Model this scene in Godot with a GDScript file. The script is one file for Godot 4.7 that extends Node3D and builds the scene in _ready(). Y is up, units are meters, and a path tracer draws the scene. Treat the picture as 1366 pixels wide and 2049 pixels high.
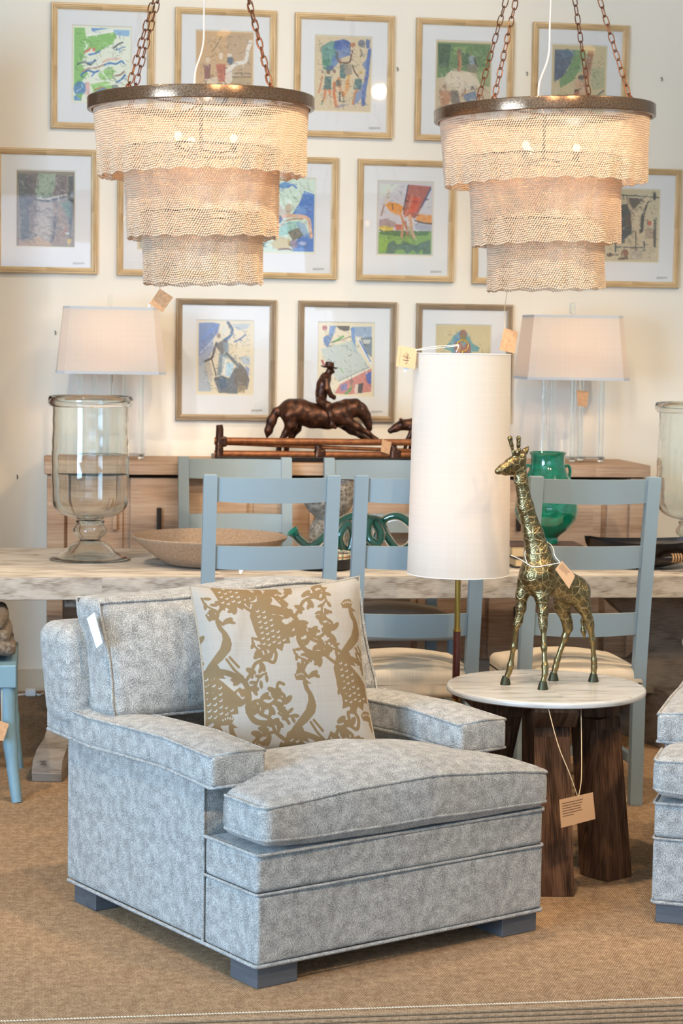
extends Node3D
# A furniture shop: an upholstered armchair, a marble side table with a brass giraffe and two beaded hanging lamps in front of a
# dining table, a sideboard and a wall of framed sketches. y is up, metres; the pictured wall lies at z = -9.279.

func daylight(at: Vector3, turn: float, size: Vector2, energy: float) -> void:
	var l := AreaLight3D.new()
	l.name = "window_daylight"
	l.area_size = size
	l.area_normalize_energy = true
	l.light_energy = energy
	l.light_color = Color(0.70, 0.85, 1.0)
	l.area_range = 20.0
	l.area_attenuation = 2.0
	l.shadow_enabled = true
	add_child(l, true)
	l.position = at
	l.rotation.y = turn

func _ready() -> void:
	# camera
	var cam := Camera3D.new()
	cam.name = "camera"
	add_child(cam)
	cam.position = Vector3(0, 1.62, 0)
	cam.basis = Basis.from_euler(Vector3(deg_to_rad(-4.77), deg_to_rad(-8.6), deg_to_rad(0.88)))
	cam.keep_aspect = Camera3D.KEEP_HEIGHT
	var lens := CameraAttributesPhysical.new()
	lens.frustum_focal_length = 12.0 / (1024.5 / 4000.0)
	lens.frustum_focus_distance = 5.9
	lens.exposure_aperture = 4.5
	lens.frustum_near = 0.05
	lens.frustum_far = 60.0
	cam.attributes = lens
	cam.fov = rad_to_deg(2.0 * atan(1024.5 / 4000.0))
	cam.near = 0.05
	cam.far = 60.0
	cam.current = true
	# sky outside the windows, exposure
	var env := Environment.new()
	env.background_mode = Environment.BG_SKY
	var sky := ProceduralSkyMaterial.new()
	sky.sky_top_color = Color(0.55, 0.72, 0.95)
	sky.sky_horizon_color = Color(0.82, 0.90, 1.0)
	sky.ground_bottom_color = Color(0.45, 0.44, 0.42)
	sky.ground_horizon_color = Color(0.6, 0.6, 0.6)
	sky.sky_energy_multiplier = 1.6
	sky.sun_angle_max = 0.0
	env.sky = Sky.new()
	env.sky.sky_material = sky
	env.tonemap_mode = Environment.TONE_MAPPER_LINEAR
	env.tonemap_exposure = 1.06
	env.sdfgi_enabled = true
	env.ssao_enabled = true
	env.ssil_enabled = true
	var we := WorldEnvironment.new()
	we.name = "environment"
	we.environment = env
	add_child(we)
	# daylight at the windows: five tall narrow ones in the left wall, the shop window behind the camera
	for z in WINDOWS:
		daylight(Vector3(-3.98, 1.85, z), -PI / 2, Vector2(0.40, 2.6), 13.4)
	daylight(Vector3(0.95, 1.85, 2.98), 0.0, Vector2(4.4, 2.6), 0.8)

	materials()
	room()
	build_frames(WALL_Z)
	# large furniture
	dining_table()
	console()
	shade_wardrobe()
	var chair := armchair(Vector3(0.963, 0, -5.093), deg_to_rad(27.5), "blue grey upholstered armchair in the middle with the peacock pillow on it")
	var twin := chair.duplicate()
	twin.name = numbered("armchair")
	add_child(twin)
	twin.position = Vector3(2.149, 0, -5.157)
	twin.rotation.y = deg_to_rad(-25.0)
	tag(twin, "blue grey upholstered armchair cut off by the right edge of the picture")
	build_pillow(chair)
	side_table()
	var near := "ladder back chairs on the near side of the table"
	dining_chair(Vector3(0.772, 0, -6.79), 0.0, 0.2085, 1.182, "blue grey ladder back chair directly behind the armchair", near)
	dining_chair(Vector3(1.285, 0, -6.79), 0.0, 0.2085, 1.182, "blue grey ladder back chair partly hidden by the floor lamp shade", near)
	dining_chair(Vector3(1.893, 0, -6.79), 0.0, 0.2085, 1.182, "blue grey ladder back chair behind the giraffe and marble table", near)
	var far := "ladder back chairs on the wall side of the table"
	dining_chair(Vector3(0.838, 0, -8.56), PI, 0.2245, 1.128, "blue grey ladder back chair across the table behind the shallow bowl", far)
	dining_chair(Vector3(1.476, 0, -8.56), PI, 0.2245, 1.128, "blue grey ladder back chair across the table behind the stone urn", far)
	klismos_chair()
	# lamps
	var rim_y := 2.421
	chandelier(Vector3(0.547, rim_y, -7.0), Vector3(0.0, 0.0, 0.02), [[-0.231, -0.28], [-0.261, 0.26], [0.21, 0.28], [0.286, -0.22]], "beaded three tier hanging lamp on the left, over the armchair back", 3)
	chandelier(Vector3(1.765, rim_y + 0.004, -7.0), Vector3(0.0, 0.0, 0.035), [[-0.195, -0.29], [-0.246, 0.28], [0.233, 0.27], [0.25, -0.27]], "beaded three tier hanging lamp on the right, above the giraffe", 8)
	floor_lamp()
	table_lamp(Vector3(0.307, 1.10, -8.97), "table lamp with a clear rod base left of the climber picture")
	table_lamp(Vector3(2.415, 1.10, -8.97), "table lamp with a clear rod base behind the green vase")
	for q in [[0.1, "left", 0.85], [1.2, "middle", 0.85], [2.4, "right", 0.65]]:
		track_spot(Vector3(q[0] + 0.25, 3.6, -7.4), Vector3(q[0], 2.4, WALL_Z), q[2], 46.0, "white ceiling spotlight aimed at the %s of the picture wall" % q[1])
	for q in [[-0.9, -5.6, -0.1, -7.2, "the left end of the dining table"], [1.16, -5.5, 1.5, -7.2, "the chairs behind the giraffe"], [3.6, -5.4, 2.5, -7.2, "the right end of the dining table"], [2.6, -3.0, 1.4, -5.3, "the marble side table"], [1.3, -2.6, 0.9, -5.0, "the armchair seat"]]:
		track_spot(Vector3(q[0], 3.6, q[1]), Vector3(q[2], 0.4, q[3]), 4.6 if q[3] < -6.0 else 4.6, 44.0 if q[3] < -6.0 else 52.0, "white ceiling spotlight aimed down at %s" % q[4], Color(1.0, 0.91, 0.79) if q[3] < -6.0 else Color(1.0, 0.85, 0.66))
	# small things
	hurricane(Vector3(0.196, 0.76, -7.95), "clear footed glass hurricane on the left of the dining table")
	hurricane(Vector3(2.674, 0.76, -7.95), "clear footed glass hurricane cut off by the right picture edge")
	dough_bowl()
	stone_goblet()
	round_tray()
	glass_knot()
	green_vase()
	dark_trough()
	giraffe()
	bronze_rider()
	tags()

func tags() -> void:
	price_tag("kraft tag hanging by a thread under the left hanging lamp", [Vector3(0.409, 1.806, -7.0), Vector3(0.455, 1.777, -6.995), Vector3(0.419, 1.724, -6.99), Vector3(0.372, 1.753, -6.995)], [[Vector3(0.405, 2.066, -6.846), Vector3(0.405, 1.9, -6.90), Vector3(0.408, 1.82, -7.0), Vector3(0.411, 1.802, -6.999)]], M.kraft, [Vector3(0.372, 1.756, -7.0), Vector3(0.383, 1.747, -7.0), Vector3(0.365, 1.740, -7.0)])
	price_tag("kraft tag hanging on a long thread under the right hanging lamp", [Vector3(1.635, 1.690, -7.0), Vector3(1.686, 1.678, -6.996), Vector3(1.673, 1.600, -6.99), Vector3(1.618, 1.612, -6.994)], [[Vector3(1.62, 2.068, -6.848), Vector3(1.628, 1.90, -6.9), Vector3(1.636, 1.76, -7.0), Vector3(1.636, 1.688, -6.999)]], M.kraft, [])
	price_tag("kraft tag with small print hanging on a cord from the marble side table", [Vector3(1.488, 0.318, -5.54), Vector3(1.598, 0.330, -5.575), Vector3(1.606, 0.252, -5.57), Vector3(1.494, 0.236, -5.535)], [[Vector3(1.50, 0.55, -5.735), Vector3(1.505, 0.46, -5.63), Vector3(1.525, 0.39, -5.575), Vector3(1.546, 0.326, -5.556)], [Vector3(1.61, 0.55, -5.77), Vector3(1.585, 0.42, -5.66), Vector3(1.566, 0.36, -5.59), Vector3(1.550, 0.322, -5.557)]], M.tag_print, [], M.string)
	var ch := Transform3D(Basis(Vector3.UP, deg_to_rad(27.5)), Vector3(0.963, 0, -5.093))
	price_tag("white paper tag pinned to the armchair's back cushion", [ch * Vector3(-0.486, 0.841, -0.868), ch * Vector3(-0.484, 0.863, -0.828), ch * Vector3(-0.481, 0.781, -0.786), ch * Vector3(-0.483, 0.762, -0.817)], [], M.paper, [])
	price_tag("small kraft tag hanging among the clear rods of the right table lamp", [Vector3(2.425, 1.432, -8.905), Vector3(2.482, 1.425, -8.90), Vector3(2.473, 1.353, -8.895), Vector3(2.432, 1.360, -8.90)], [[Vector3(2.455, 1.50, -8.93), Vector3(2.45, 1.46, -8.91), Vector3(2.45, 1.425, -8.902)]], M.kraft, [])
	price_tag("small kraft tag hanging among the rods of the left table lamp", [Vector3(0.298, 1.345, -8.905), Vector3(0.326, 1.340, -8.90), Vector3(0.322, 1.292, -8.895), Vector3(0.300, 1.297, -8.90)], [[Vector3(0.312, 1.49, -8.93), Vector3(0.312, 1.42, -8.91), Vector3(0.310, 1.338, -8.902)]], M.kraft, [])
	price_tag("kraft tag hanging on the pale blue chair at the picture's left edge", [Vector3(-0.15, 0.30, -6.99), Vector3(-0.105, 0.285, -6.985), Vector3(-0.125, 0.225, -6.98), Vector3(-0.18, 0.24, -6.985)], [[Vector3(-0.13, 0.40, -7.01), Vector3(-0.13, 0.35, -6.99), Vector3(-0.13, 0.293, -6.988)]], M.kraft, [])

# ---------------------------------------------------------------- mesh helpers
class Geo:
	var v := PackedVector3Array()
	var n := PackedVector3Array()
	var t := PackedVector2Array()
	var i := PackedInt32Array()

	# flat four-sided face whose normal is turned towards out
	func face(a: Vector3, b: Vector3, c: Vector3, d: Vector3, out: Vector3) -> void:
		var nn := (c - a).cross(d - b).normalized()
		var s := v.size()
		for p in [a, b, c, d]:
			v.append(p)
		t.append_array(PackedVector2Array([Vector2(0, 1), Vector2(1, 1), Vector2(1, 0), Vector2(0, 0)]))
		if nn.dot(out) < 0.0:
			nn = -nn
			i.append_array(PackedInt32Array([s, s + 1, s + 2, s, s + 2, s + 3]))
		else:
			i.append_array(PackedInt32Array([s, s + 2, s + 1, s, s + 3, s + 2]))
		for k in 4:
			n.append(nn)

	func box(c: Vector3, size: Vector3, b := Basis.IDENTITY) -> void:
		hexa(c, size, size, b)

	# box whose top may differ in size from its bottom; shift moves the top
	func hexa(c: Vector3, size: Vector3, top: Vector3, b := Basis.IDENTITY, shift := Vector3.ZERO) -> void:
		var p := []
		for k in 8:
			var sx := -0.5 if k & 1 == 0 else 0.5
			var sy := -0.5 if k & 2 == 0 else 0.5
			var sz := -0.5 if k & 4 == 0 else 0.5
			var u := top if sy > 0 else size
			p.append(c + b * (Vector3(sx * u.x, sy * size.y, sz * u.z) + (shift if sy > 0 else Vector3.ZERO)))
		var m := Vector3.ZERO
		for q in p:
			m += q / 8.0
		for f in [[0, 1, 3, 2], [4, 5, 7, 6], [0, 1, 5, 4], [2, 3, 7, 6], [0, 2, 6, 4], [1, 3, 7, 5]]:
			var mid: Vector3 = (p[f[0]] + p[f[1]] + p[f[2]] + p[f[3]]) / 4.0
			face(p[f[0]], p[f[1]], p[f[2]], p[f[3]], mid - m)

	# rows x cols points as one smooth sheet; wrap: the last column repeats the first
	func sheet(p: PackedVector3Array, rows: int, cols: int, wrap := false, flip := false, uv0 := Vector2.ZERO, uv1 := Vector2.ONE) -> void:
		var s := v.size()
		var nn := PackedVector3Array()
		nn.resize(rows * cols)
		for r in rows - 1:
			for c in cols - 1:
				var a := r * cols + c
				var b := a + 1
				var d := a + cols
				var e := d + 1
				var fn := (p[e] - p[a]).cross(p[d] - p[b])
				if flip:
					fn = -fn
				nn[a] += fn
				nn[b] += fn
				nn[d] += fn
				nn[e] += fn
				if flip:
					i.append_array(PackedInt32Array([s + a, s + b, s + e, s + a, s + e, s + d]))
				else:
					i.append_array(PackedInt32Array([s + a, s + e, s + b, s + a, s + d, s + e]))
		if wrap:
			for r in rows:
				var q := nn[r * cols] + nn[r * cols + cols - 1]
				nn[r * cols] = q
				nn[r * cols + cols - 1] = q
		for k in rows * cols:
			v.append(p[k])
			n.append(nn[k].normalized())
			t.append(uv0 + (uv1 - uv0) * Vector2(float(k % cols) / maxf(1, cols - 1), float(k / cols) / maxf(1, rows - 1)))

	# turned profile (radius, height) round the y axis, split into sheets where it bends sharply
	func lathe(prof: Array, seg := 32, at := Vector3.ZERO, b := Basis.IDENTITY) -> void:
		var run := [prof[0]]
		for k in range(1, prof.size()):
			run.append(prof[k])
			var sharp := k == prof.size() - 1
			if not sharp:
				var d0: Vector2 = (prof[k] - prof[k - 1]).normalized()
				var d1: Vector2 = (prof[k + 1] - prof[k]).normalized()
				sharp = d0.dot(d1) < 0.7
			if sharp:
				var p := PackedVector3Array()
				for q in run:
					for c in seg + 1:
						var a := TAU * c / seg
						p.append(at + b * Vector3(q.x * cos(a), q.y, q.x * sin(a)))
				sheet(p, run.size(), seg + 1, true, true)
				run = [prof[k]]

	# tube along a path; r is one radius or one for each point
	func tube(path: Array, r: Variant, sides := 8, closed := false, caps := true, squash := 1.0) -> void:
		var m := path.size()
		var up := Vector3.UP
		var d0: Vector3 = (path[1] - path[0]).normalized()
		if absf(d0.dot(up)) > 0.9:
			up = Vector3.RIGHT
		var nx := d0.cross(up).normalized()
		var p := PackedVector3Array()
		var rows := m + (1 if closed else 0)
		for k in rows:
			var kk := k % m
			var prev: Vector3 = path[(kk + m - 1) % m] if (closed or kk > 0) else path[kk]
			var nxt: Vector3 = path[(kk + 1) % m] if (closed or kk < m - 1) else path[kk]
			var d := (nxt - prev).normalized()
			nx = (nx - d * nx.dot(d)).normalized()
			if closed and k == rows - 1:
				for c in sides + 1:
					p.append(p[c])
				break
			var ny := d.cross(nx)
			var rr: float = r[kk] if r is Array or r is PackedFloat32Array else r
			for c in sides + 1:
				var a := TAU * c / sides
				p.append(path[kk] + (nx * cos(a) + ny * sin(a) * squash) * rr)
		sheet(p, rows, sides + 1, true, false)
		if caps and not closed:
			for e in [0, rows - 1]:
				var c0: Vector3 = path[e]
				var out: Vector3 = (path[0] - path[1]) if e == 0 else (path[m - 1] - path[m - 2])
				for c in range(0, sides, 2):
					face(c0, p[e * (sides + 1) + c], p[e * (sides + 1) + c + 1], p[e * (sides + 1) + (c + 2) % sides], out)

	# box with rounded edges; sub cuts the flats; bend(p) may move the points (then normals are averaged anew)
	func rbox(c: Vector3, size: Vector3, r: float, seg := 1, sub := 1, b := Basis.IDENTITY, bend: Variant = null) -> void:
		var h := size / 2.0
		r = minf(r, minf(h.x, minf(h.y, h.z)) * 0.999)
		var lines := []
		for ax in 3:
			var l := []
			for k in range(seg, 0, -1):
				l.append(-(h[ax] - r) - r * tan(PI / 4 * k / seg))
			for k in sub + 1:
				l.append(lerpf(-(h[ax] - r), h[ax] - r, float(k) / sub))
			for k in range(1, seg + 1):
				l.append(h[ax] - r + r * tan(PI / 4 * k / seg))
			lines.append(l)
		var first := v.size()
		for ax in 3:
			var ua := (ax + 1) % 3
			var va := (ax + 2) % 3
			for s in [-1.0, 1.0]:
				var p := PackedVector3Array()
				for y in lines[va]:
					for x in lines[ua]:
						var q := Vector3.ZERO
						q[ax] = s * h[ax]
						q[ua] = x
						q[va] = y
						var inner := q.clamp(-(h - Vector3.ONE * r), h - Vector3.ONE * r)
						p.append(inner + (q - inner).normalized() * r)
				var s0 := v.size()
				sheet(p, lines[va].size(), lines[ua].size(), false, s < 0)
				if bend == null:
					for k in p.size():
						var inner2 := p[k].clamp(-(h - Vector3.ONE * r), h - Vector3.ONE * r)
						n[s0 + k] = b * (p[k] - inner2).normalized()
				for k in p.size():
					v[s0 + k] = c + b * (bend.call(p[k]) if bend != null else p[k])
		if bend != null:
			weld(first)

	# average normals of points that coincide
	func weld(from := 0, tri_from := 0) -> void:
		var acc := {}
		for k in range(from, n.size()):
			n[k] = Vector3.ZERO
		for k in range(0, i.size(), 3):
			if i[k] < from:
				continue
			var fn := (v[i[k + 2]] - v[i[k]]).cross(v[i[k + 1]] - v[i[k]])
			for j in 3:
				var key := Vector3i((v[i[k + j]] * 20000.0).round())
				acc[key] = acc.get(key, Vector3.ZERO) + fn
		for k in range(from, v.size()):
			n[k] = acc.get(Vector3i((v[k] * 20000.0).round()), Vector3.UP).normalized()

	# flat outline (x, y) pushed out along z from z0 to z1
	func prism(outline: PackedVector2Array, z0: float, z1: float, at := Vector3.ZERO, b := Basis.IDENTITY) -> void:
		var tri := Geometry2D.triangulate_polygon(outline)
		for e in [z0, z1]:
			var s := v.size()
			var out := Vector3(0, 0, -1 if e == minf(z0, z1) else 1)
			for q in outline:
				v.append(at + b * Vector3(q.x, q.y, e))
				n.append(b * out)
				t.append(q)
			for k in range(0, tri.size(), 3):
				var fn := (v[s + tri[k + 2]] - v[s + tri[k]]).cross(v[s + tri[k + 1]] - v[s + tri[k]])
				if fn.dot(b * out) > 0:
					i.append_array(PackedInt32Array([s + tri[k], s + tri[k + 1], s + tri[k + 2]]))
				else:
					i.append_array(PackedInt32Array([s + tri[k], s + tri[k + 2], s + tri[k + 1]]))
		var area := 0.0
		for k in outline.size():
			area += outline[k].cross(outline[(k + 1) % outline.size()])
		for k in outline.size():
			var p := outline[k]
			var q := outline[(k + 1) % outline.size()]
			var o := Vector2(q.y - p.y, p.x - q.x) * signf(area)
			face(at + b * Vector3(p.x, p.y, z0), at + b * Vector3(q.x, q.y, z0), at + b * Vector3(q.x, q.y, z1), at + b * Vector3(p.x, p.y, z1), b * Vector3(o.x, o.y, 0))

	func mesh() -> ArrayMesh:
		var a := []
		a.resize(Mesh.ARRAY_MAX)
		a[Mesh.ARRAY_VERTEX] = v
		a[Mesh.ARRAY_NORMAL] = n
		a[Mesh.ARRAY_TEX_UV] = t
		a[Mesh.ARRAY_INDEX] = i
		var m := ArrayMesh.new()
		m.add_surface_from_arrays(Mesh.PRIMITIVE_TRIANGLES, a)
		return m

# ---------------------------------------------------------------- scene helpers
var taken := {}

func numbered(called: String) -> String:
	taken[called] = taken.get(called, -1) + 1
	return called if taken[called] == 0 else "%s_%03d" % [called, taken[called]]

func tag(o: Node, label: String, category := "", group := "", kind := "") -> Node:
	if label: o.set_meta("label", label)
	if category: o.set_meta("category", category)
	if group: o.set_meta("group", group)
	if kind: o.set_meta("kind", kind)
	return o

func thing(called: String, at: Vector3, turn: float, label: String, category: String, group := "") -> Node3D:
	var o := Node3D.new()
	o.name = numbered(called)
	add_child(o)
	o.position = at
	o.rotation.y = turn
	tag(o, label, category, group)
	return o

func put(g: Geo, called: String, m: Material, parent: Node = null) -> MeshInstance3D:
	return put_mesh(g.mesh(), called, m, parent)

func put_mesh(mesh: Mesh, called: String, m: Material, parent: Node = null) -> MeshInstance3D:
	var o := MeshInstance3D.new()
	o.mesh = mesh
	for k in mesh.get_surface_count():
		if m: o.set_surface_override_material(k, m)
	if parent:
		o.name = called
		parent.add_child(o, true)
	else:
		o.name = numbered(called)
		add_child(o)
	return o

func structure(g: Geo, called: String, m: Material, label: String) -> MeshInstance3D:
	var o := put(g, called, m)
	tag(o, label, "", "", "structure")
	return o

# smooth curve through points
func curve(pts: Array, per := 6, closed := false) -> Array:
	var out := []
	var m := pts.size()
	for k in (m if closed else m - 1):
		var a: Vector3 = pts[(k + m - 1) % m] if (closed or k > 0) else pts[k]
		var b: Vector3 = pts[k]
		var c: Vector3 = pts[(k + 1) % m]
		var d: Vector3 = pts[(k + 2) % m] if (closed or k < m - 2) else pts[m - 1]
		for j in per:
			out.append(b.cubic_interpolate(c, a, d, float(j) / per))
	if not closed:
		out.append(pts[m - 1])
	return out

# ---------------------------------------------------------------- bodies from bones: smooth union of tapered capsules, meshed as surface nets
func bones_mesh(chains: Array, cell: float, k: float, split_y := -1e9) -> ArrayMesh:
	var lo := Vector3.ONE * 1e9
	var hi := -lo
	for ch in chains:
		for j in range(0, ch.size(), 4):
			var p := Vector3(ch[j], ch[j + 1], ch[j + 2])
			lo = lo.min(p - Vector3.ONE * (ch[j + 3] + k + 3 * cell))
			hi = hi.max(p + Vector3.ONE * (ch[j + 3] + k + 3 * cell))
	var dim := Vector3i(((hi - lo) / cell).ceil()) + Vector3i.ONE
	var f := PackedFloat32Array()
	f.resize(dim.x * dim.y * dim.z)
	f.fill(1.0)
	var sy := dim.x
	var sz := dim.x * dim.y
	for ch in chains:
		for j in range(0, ch.size() - 4, 4):
			var a := Vector3(ch[j], ch[j + 1], ch[j + 2])
			var b := Vector3(ch[j + 4], ch[j + 5], ch[j + 6])
			var ra: float = ch[j + 3]
			var rb: float = ch[j + 7]
			var ab := b - a
			var il := 1.0 / maxf(1e-9, ab.length_squared())
			var m := maxf(ra, rb) + k + 2 * cell
			var l0 := Vector3i(((a.min(b) - Vector3.ONE * m - lo) / cell).floor()).clamp(Vector3i.ZERO, dim - Vector3i.ONE)
			var l1 := Vector3i(((a.max(b) + Vector3.ONE * m - lo) / cell).ceil()).clamp(Vector3i.ZERO, dim - Vector3i.ONE)
			for z in range(l0.z, l1.z + 1):
				for y in range(l0.y, l1.y + 1):
					var at := z * sz + y * sy
					var base := lo + Vector3(0, y, z) * cell - a
					for x in range(l0.x, l1.x + 1):
						base.x = lo.x + x * cell - a.x
						var h := clampf(base.dot(ab) * il, 0.0, 1.0)
						var d := (base - ab * h).length() - lerpf(ra, rb, h)
						var o := f[at + x]
						var w := clampf(0.5 + 0.5 * (o - d) / k, 0.0, 1.0)
						f[at + x] = o + (d - o) * w - k * w * (1.0 - w)
	var vid := {}
	var vs := PackedVector3Array()
	var edges := [[0, 1], [0, 2], [0, 4], [1, 3], [1, 5], [2, 3], [2, 6], [3, 7], [4, 5], [4, 6], [5, 7], [6, 7]]
	var near := 2.5 * cell
	for z in dim.z - 1:
		for y in dim.y - 1:
			for x in dim.x - 1:
				var at := z * sz + y * sy + x
				if absf(f[at]) > near:
					continue
				var c := [f[at], f[at + 1], f[at + sy], f[at + sy + 1], f[at + sz], f[at + sz + 1], f[at + sz + sy], f[at + sz + sy + 1]]
				var inside := 0
				for q in 8:
					if c[q] < 0.0:
						inside += 1
				if inside == 0 or inside == 8:
					continue
				var sum := Vector3.ZERO
				var cnt := 0
				for e in edges:
					var u: float = c[e[0]]
					var w: float = c[e[1]]
					if (u < 0.0) != (w < 0.0):
						var tt := u / (u - w)
						var p0 := Vector3(e[0] & 1, (e[0] >> 1) & 1, e[0] >> 2)
						var p1 := Vector3(e[1] & 1, (e[1] >> 1) & 1, e[1] >> 2)
						sum += p0.lerp(p1, tt)
						cnt += 1
				vid[at] = vs.size()
				vs.append(lo + (Vector3(x, y, z) + sum / cnt) * cell)
	var nn := PackedVector3Array()
	nn.resize(vs.size())
	var low := PackedInt32Array()
	var high := PackedInt32Array()
	for at in vid.keys():
		for ax in 3:
			var step := 1 if ax == 0 else sy if ax == 1 else sz
			var s1 := sy if ax == 0 else sz if ax == 1 else 1
			var s2 := sz if ax == 0 else 1 if ax == 1 else sy
			if at + step >= f.size() or (f[at] < 0.0) == (f[at + step] < 0.0):
				continue
			if not (vid.has(at - s1) and vid.has(at - s2) and vid.has(at - s1 - s2)):
				continue
			var q := [vid[at], vid[at - s1], vid[at - s1 - s2], vid[at - s2]]
			if f[at] < 0.0:
				q = [q[0], q[3], q[2], q[1]]
			var fn: Vector3 = (vs[q[2]] - vs[q[0]]).cross(vs[q[3]] - vs[q[1]])
			fn = -fn
			for w in q:
				nn[w] += fn
			var tri := PackedInt32Array([q[0], q[1], q[2], q[0], q[2], q[3]])
			if vs[q[0]].y < split_y:
				low.append_array(tri)
			else:
				high.append_array(tri)
	for j in nn.size():
		nn[j] = nn[j].normalized()
	var am := ArrayMesh.new()
	for set_ in [high, low]:
		if set_.size():
			var a := []
			a.resize(Mesh.ARRAY_MAX)
			a[Mesh.ARRAY_VERTEX] = vs
			a[Mesh.ARRAY_NORMAL] = nn
			a[Mesh.ARRAY_INDEX] = set_
			am.add_surface_from_arrays(Mesh.PRIMITIVE_TRIANGLES, a)
	return am

# ---------------------------------------------------------------- painting helpers (flat print, grain, weave)
class Paint:
	var w: int
	var h: int
	var d := PackedByteArray()
	var rng := RandomNumberGenerator.new()

	func _init(ww: int, hh: int, c: Color, seed_ := 1) -> void:
		w = ww
		h = hh
		rng.seed = seed_
		d.resize(w * h * 3)
		for k in w * h:
			d[k * 3] = int(c.r * 255)
			d[k * 3 + 1] = int(c.g * 255)
			d[k * 3 + 2] = int(c.b * 255)

	func dot(x: int, y: int, c: Color, a: float) -> void:
		if x < 0 or y < 0 or x >= w or y >= h:
			return
		var k := (y * w + x) * 3
		d[k] = int(lerpf(d[k], c.r * 255, a))
		d[k + 1] = int(lerpf(d[k + 1], c.g * 255, a))
		d[k + 2] = int(lerpf(d[k + 2], c.b * 255, a))

	# ellipse in percent of the sheet; grain breaks up the cover like chalk
	func ell(c: Color, a: float, cx: float, cy: float, rx: float, ry: float, rot := 0.0, grain := 0.25) -> void:
		var px := cx * w / 100.0
		var py := cy * h / 100.0
		var ax := rx * w / 100.0
		var ay := ry * w / 100.0
		var m := int(maxf(ax, ay)) + 2
		var co := cos(rot)
		var si := sin(rot)
		for y in range(int(py) - m, int(py) + m + 1):
			for x in range(int(px) - m, int(px) + m + 1):
				var dx := x - px
				var dy := y - py
				var e := Vector2((dx * co + dy * si) / ax, (-dx * si + dy * co) / ay).length()
				if e < 1.0:
					dot(x, y, c, a * (1.0 - grain * rng.randf()) * clampf((1.0 - e) * minf(ax, ay) * 0.8, 0.0, 1.0))

	func poly(c: Color, a: float, pts: Array, grain := 0.25) -> void:
		var q := PackedVector2Array()
		var lo := Vector2(1e9, 1e9)
		var hi := -lo
		for k in range(0, pts.size(), 2):
			var p := Vector2(pts[k] * w / 100.0, pts[k + 1] * h / 100.0)
			q.append(p)
			lo = lo.min(p)
			hi = hi.max(p)
		for y in range(maxi(0, int(lo.y)), mini(h, int(hi.y) + 1)):
			var xs := []
			for k in q.size():
				var p0 := q[k]
				var p1 := q[(k + 1) % q.size()]
				if (p0.y <= y) != (p1.y <= y):
					xs.append(p0.x + (y - p0.y) / (p1.y - p0.y) * (p1.x - p0.x))
			xs.sort()
			for k in range(0, xs.size() - 1, 2):
				for x in range(maxi(0, int(xs[k])), mini(w, int(xs[k + 1]) + 1)):
					dot(x, y, c, a * (1.0 - grain * rng.randf()))

	func line(c: Color, a: float, wid: float, pts: Array, grain := 0.2, taper := false) -> void:
		var q := []
		for k in range(0, pts.size(), 2):
			q.append(Vector2(pts[k] * w / 100.0, pts[k + 1] * h / 100.0))
		var m := q.size()
		var total := 0
		for k in m - 1:
			total += 1
		for k in m - 1:
			var p0: Vector2 = q[maxi(0, k - 1)]
			var p1: Vector2 = q[k]
			var p2: Vector2 = q[k + 1]
			var p3: Vector2 = q[mini(m - 1, k + 2)]
			var steps := maxi(1, int(p1.distance_to(p2) / maxf(0.7, wid * w / 100.0 * 0.35)))
			for s in steps + 1:
				var u := float(s) / steps
				var p := p1.cubic_interpolate(p2, p0, p3, u)
				var rr := maxf(0.6, wid * w / 200.0)
				if taper:
					rr *= 1.0 - 0.75 * (k + u) / total
				var ri := int(rr) + 1
				for y in range(int(p.y) - ri, int(p.y) + ri + 1):
					for x in range(int(p.x) - ri, int(p.x) + ri + 1):
						var e := Vector2(x, y).distance_to(p)
						if e < rr + 0.5:
							dot(x, y, c, a * (1.0 - grain * rng.randf()) * clampf(rr + 0.5 - e, 0.0, 1.0))

	func tex() -> ImageTexture:
		return ImageTexture.create_from_image(Image.create_from_data(w, h, false, Image.FORMAT_RGB8, d))

func hexc(s: String) -> Color:
	return Color.html(s)

func noise(freq: float, seed_: int, type := FastNoiseLite.TYPE_SIMPLEX_SMOOTH, oct := 3) -> FastNoiseLite:
	var f := FastNoiseLite.new()
	f.noise_type = type
	f.frequency = freq
	f.seed = seed_
	f.fractal_octaves = oct
	f.fractal_type = FastNoiseLite.FRACTAL_FBM if oct > 1 else FastNoiseLite.FRACTAL_NONE
	return f

# grey seamless noise as bytes, 0..255
func grey(w: int, h: int, f: FastNoiseLite) -> PackedByteArray:
	var im := f.get_seamless_image(w, h, false, false, 0.15, true)
	im.convert(Image.FORMAT_L8)
	return im.get_data()

# mix of colours by a byte map
func toned(w: int, h: int, m: PackedByteArray, stops: Array) -> ImageTexture:
	var lut := PackedByteArray()
	for k in 256:
		var x := k / 255.0
		var c: Color = stops[0][1]
		for s in stops.size() - 1:
			if x >= stops[s][0]:
				c = stops[s][1].lerp(stops[s + 1][1], clampf((x - stops[s][0]) / maxf(1e-4, stops[s + 1][0] - stops[s][0]), 0.0, 1.0))
		lut.append_array(PackedByteArray([int(c.r * 255), int(c.g * 255), int(c.b * 255)]))
	var d := PackedByteArray()
	d.resize(w * h * 3)
	for k in w * h:
		var q := m[k] * 3
		d[k * 3] = lut[q]
		d[k * 3 + 1] = lut[q + 1]
		d[k * 3 + 2] = lut[q + 2]
	return ImageTexture.create_from_image(Image.create_from_data(w, h, false, Image.FORMAT_RGB8, d))

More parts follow.
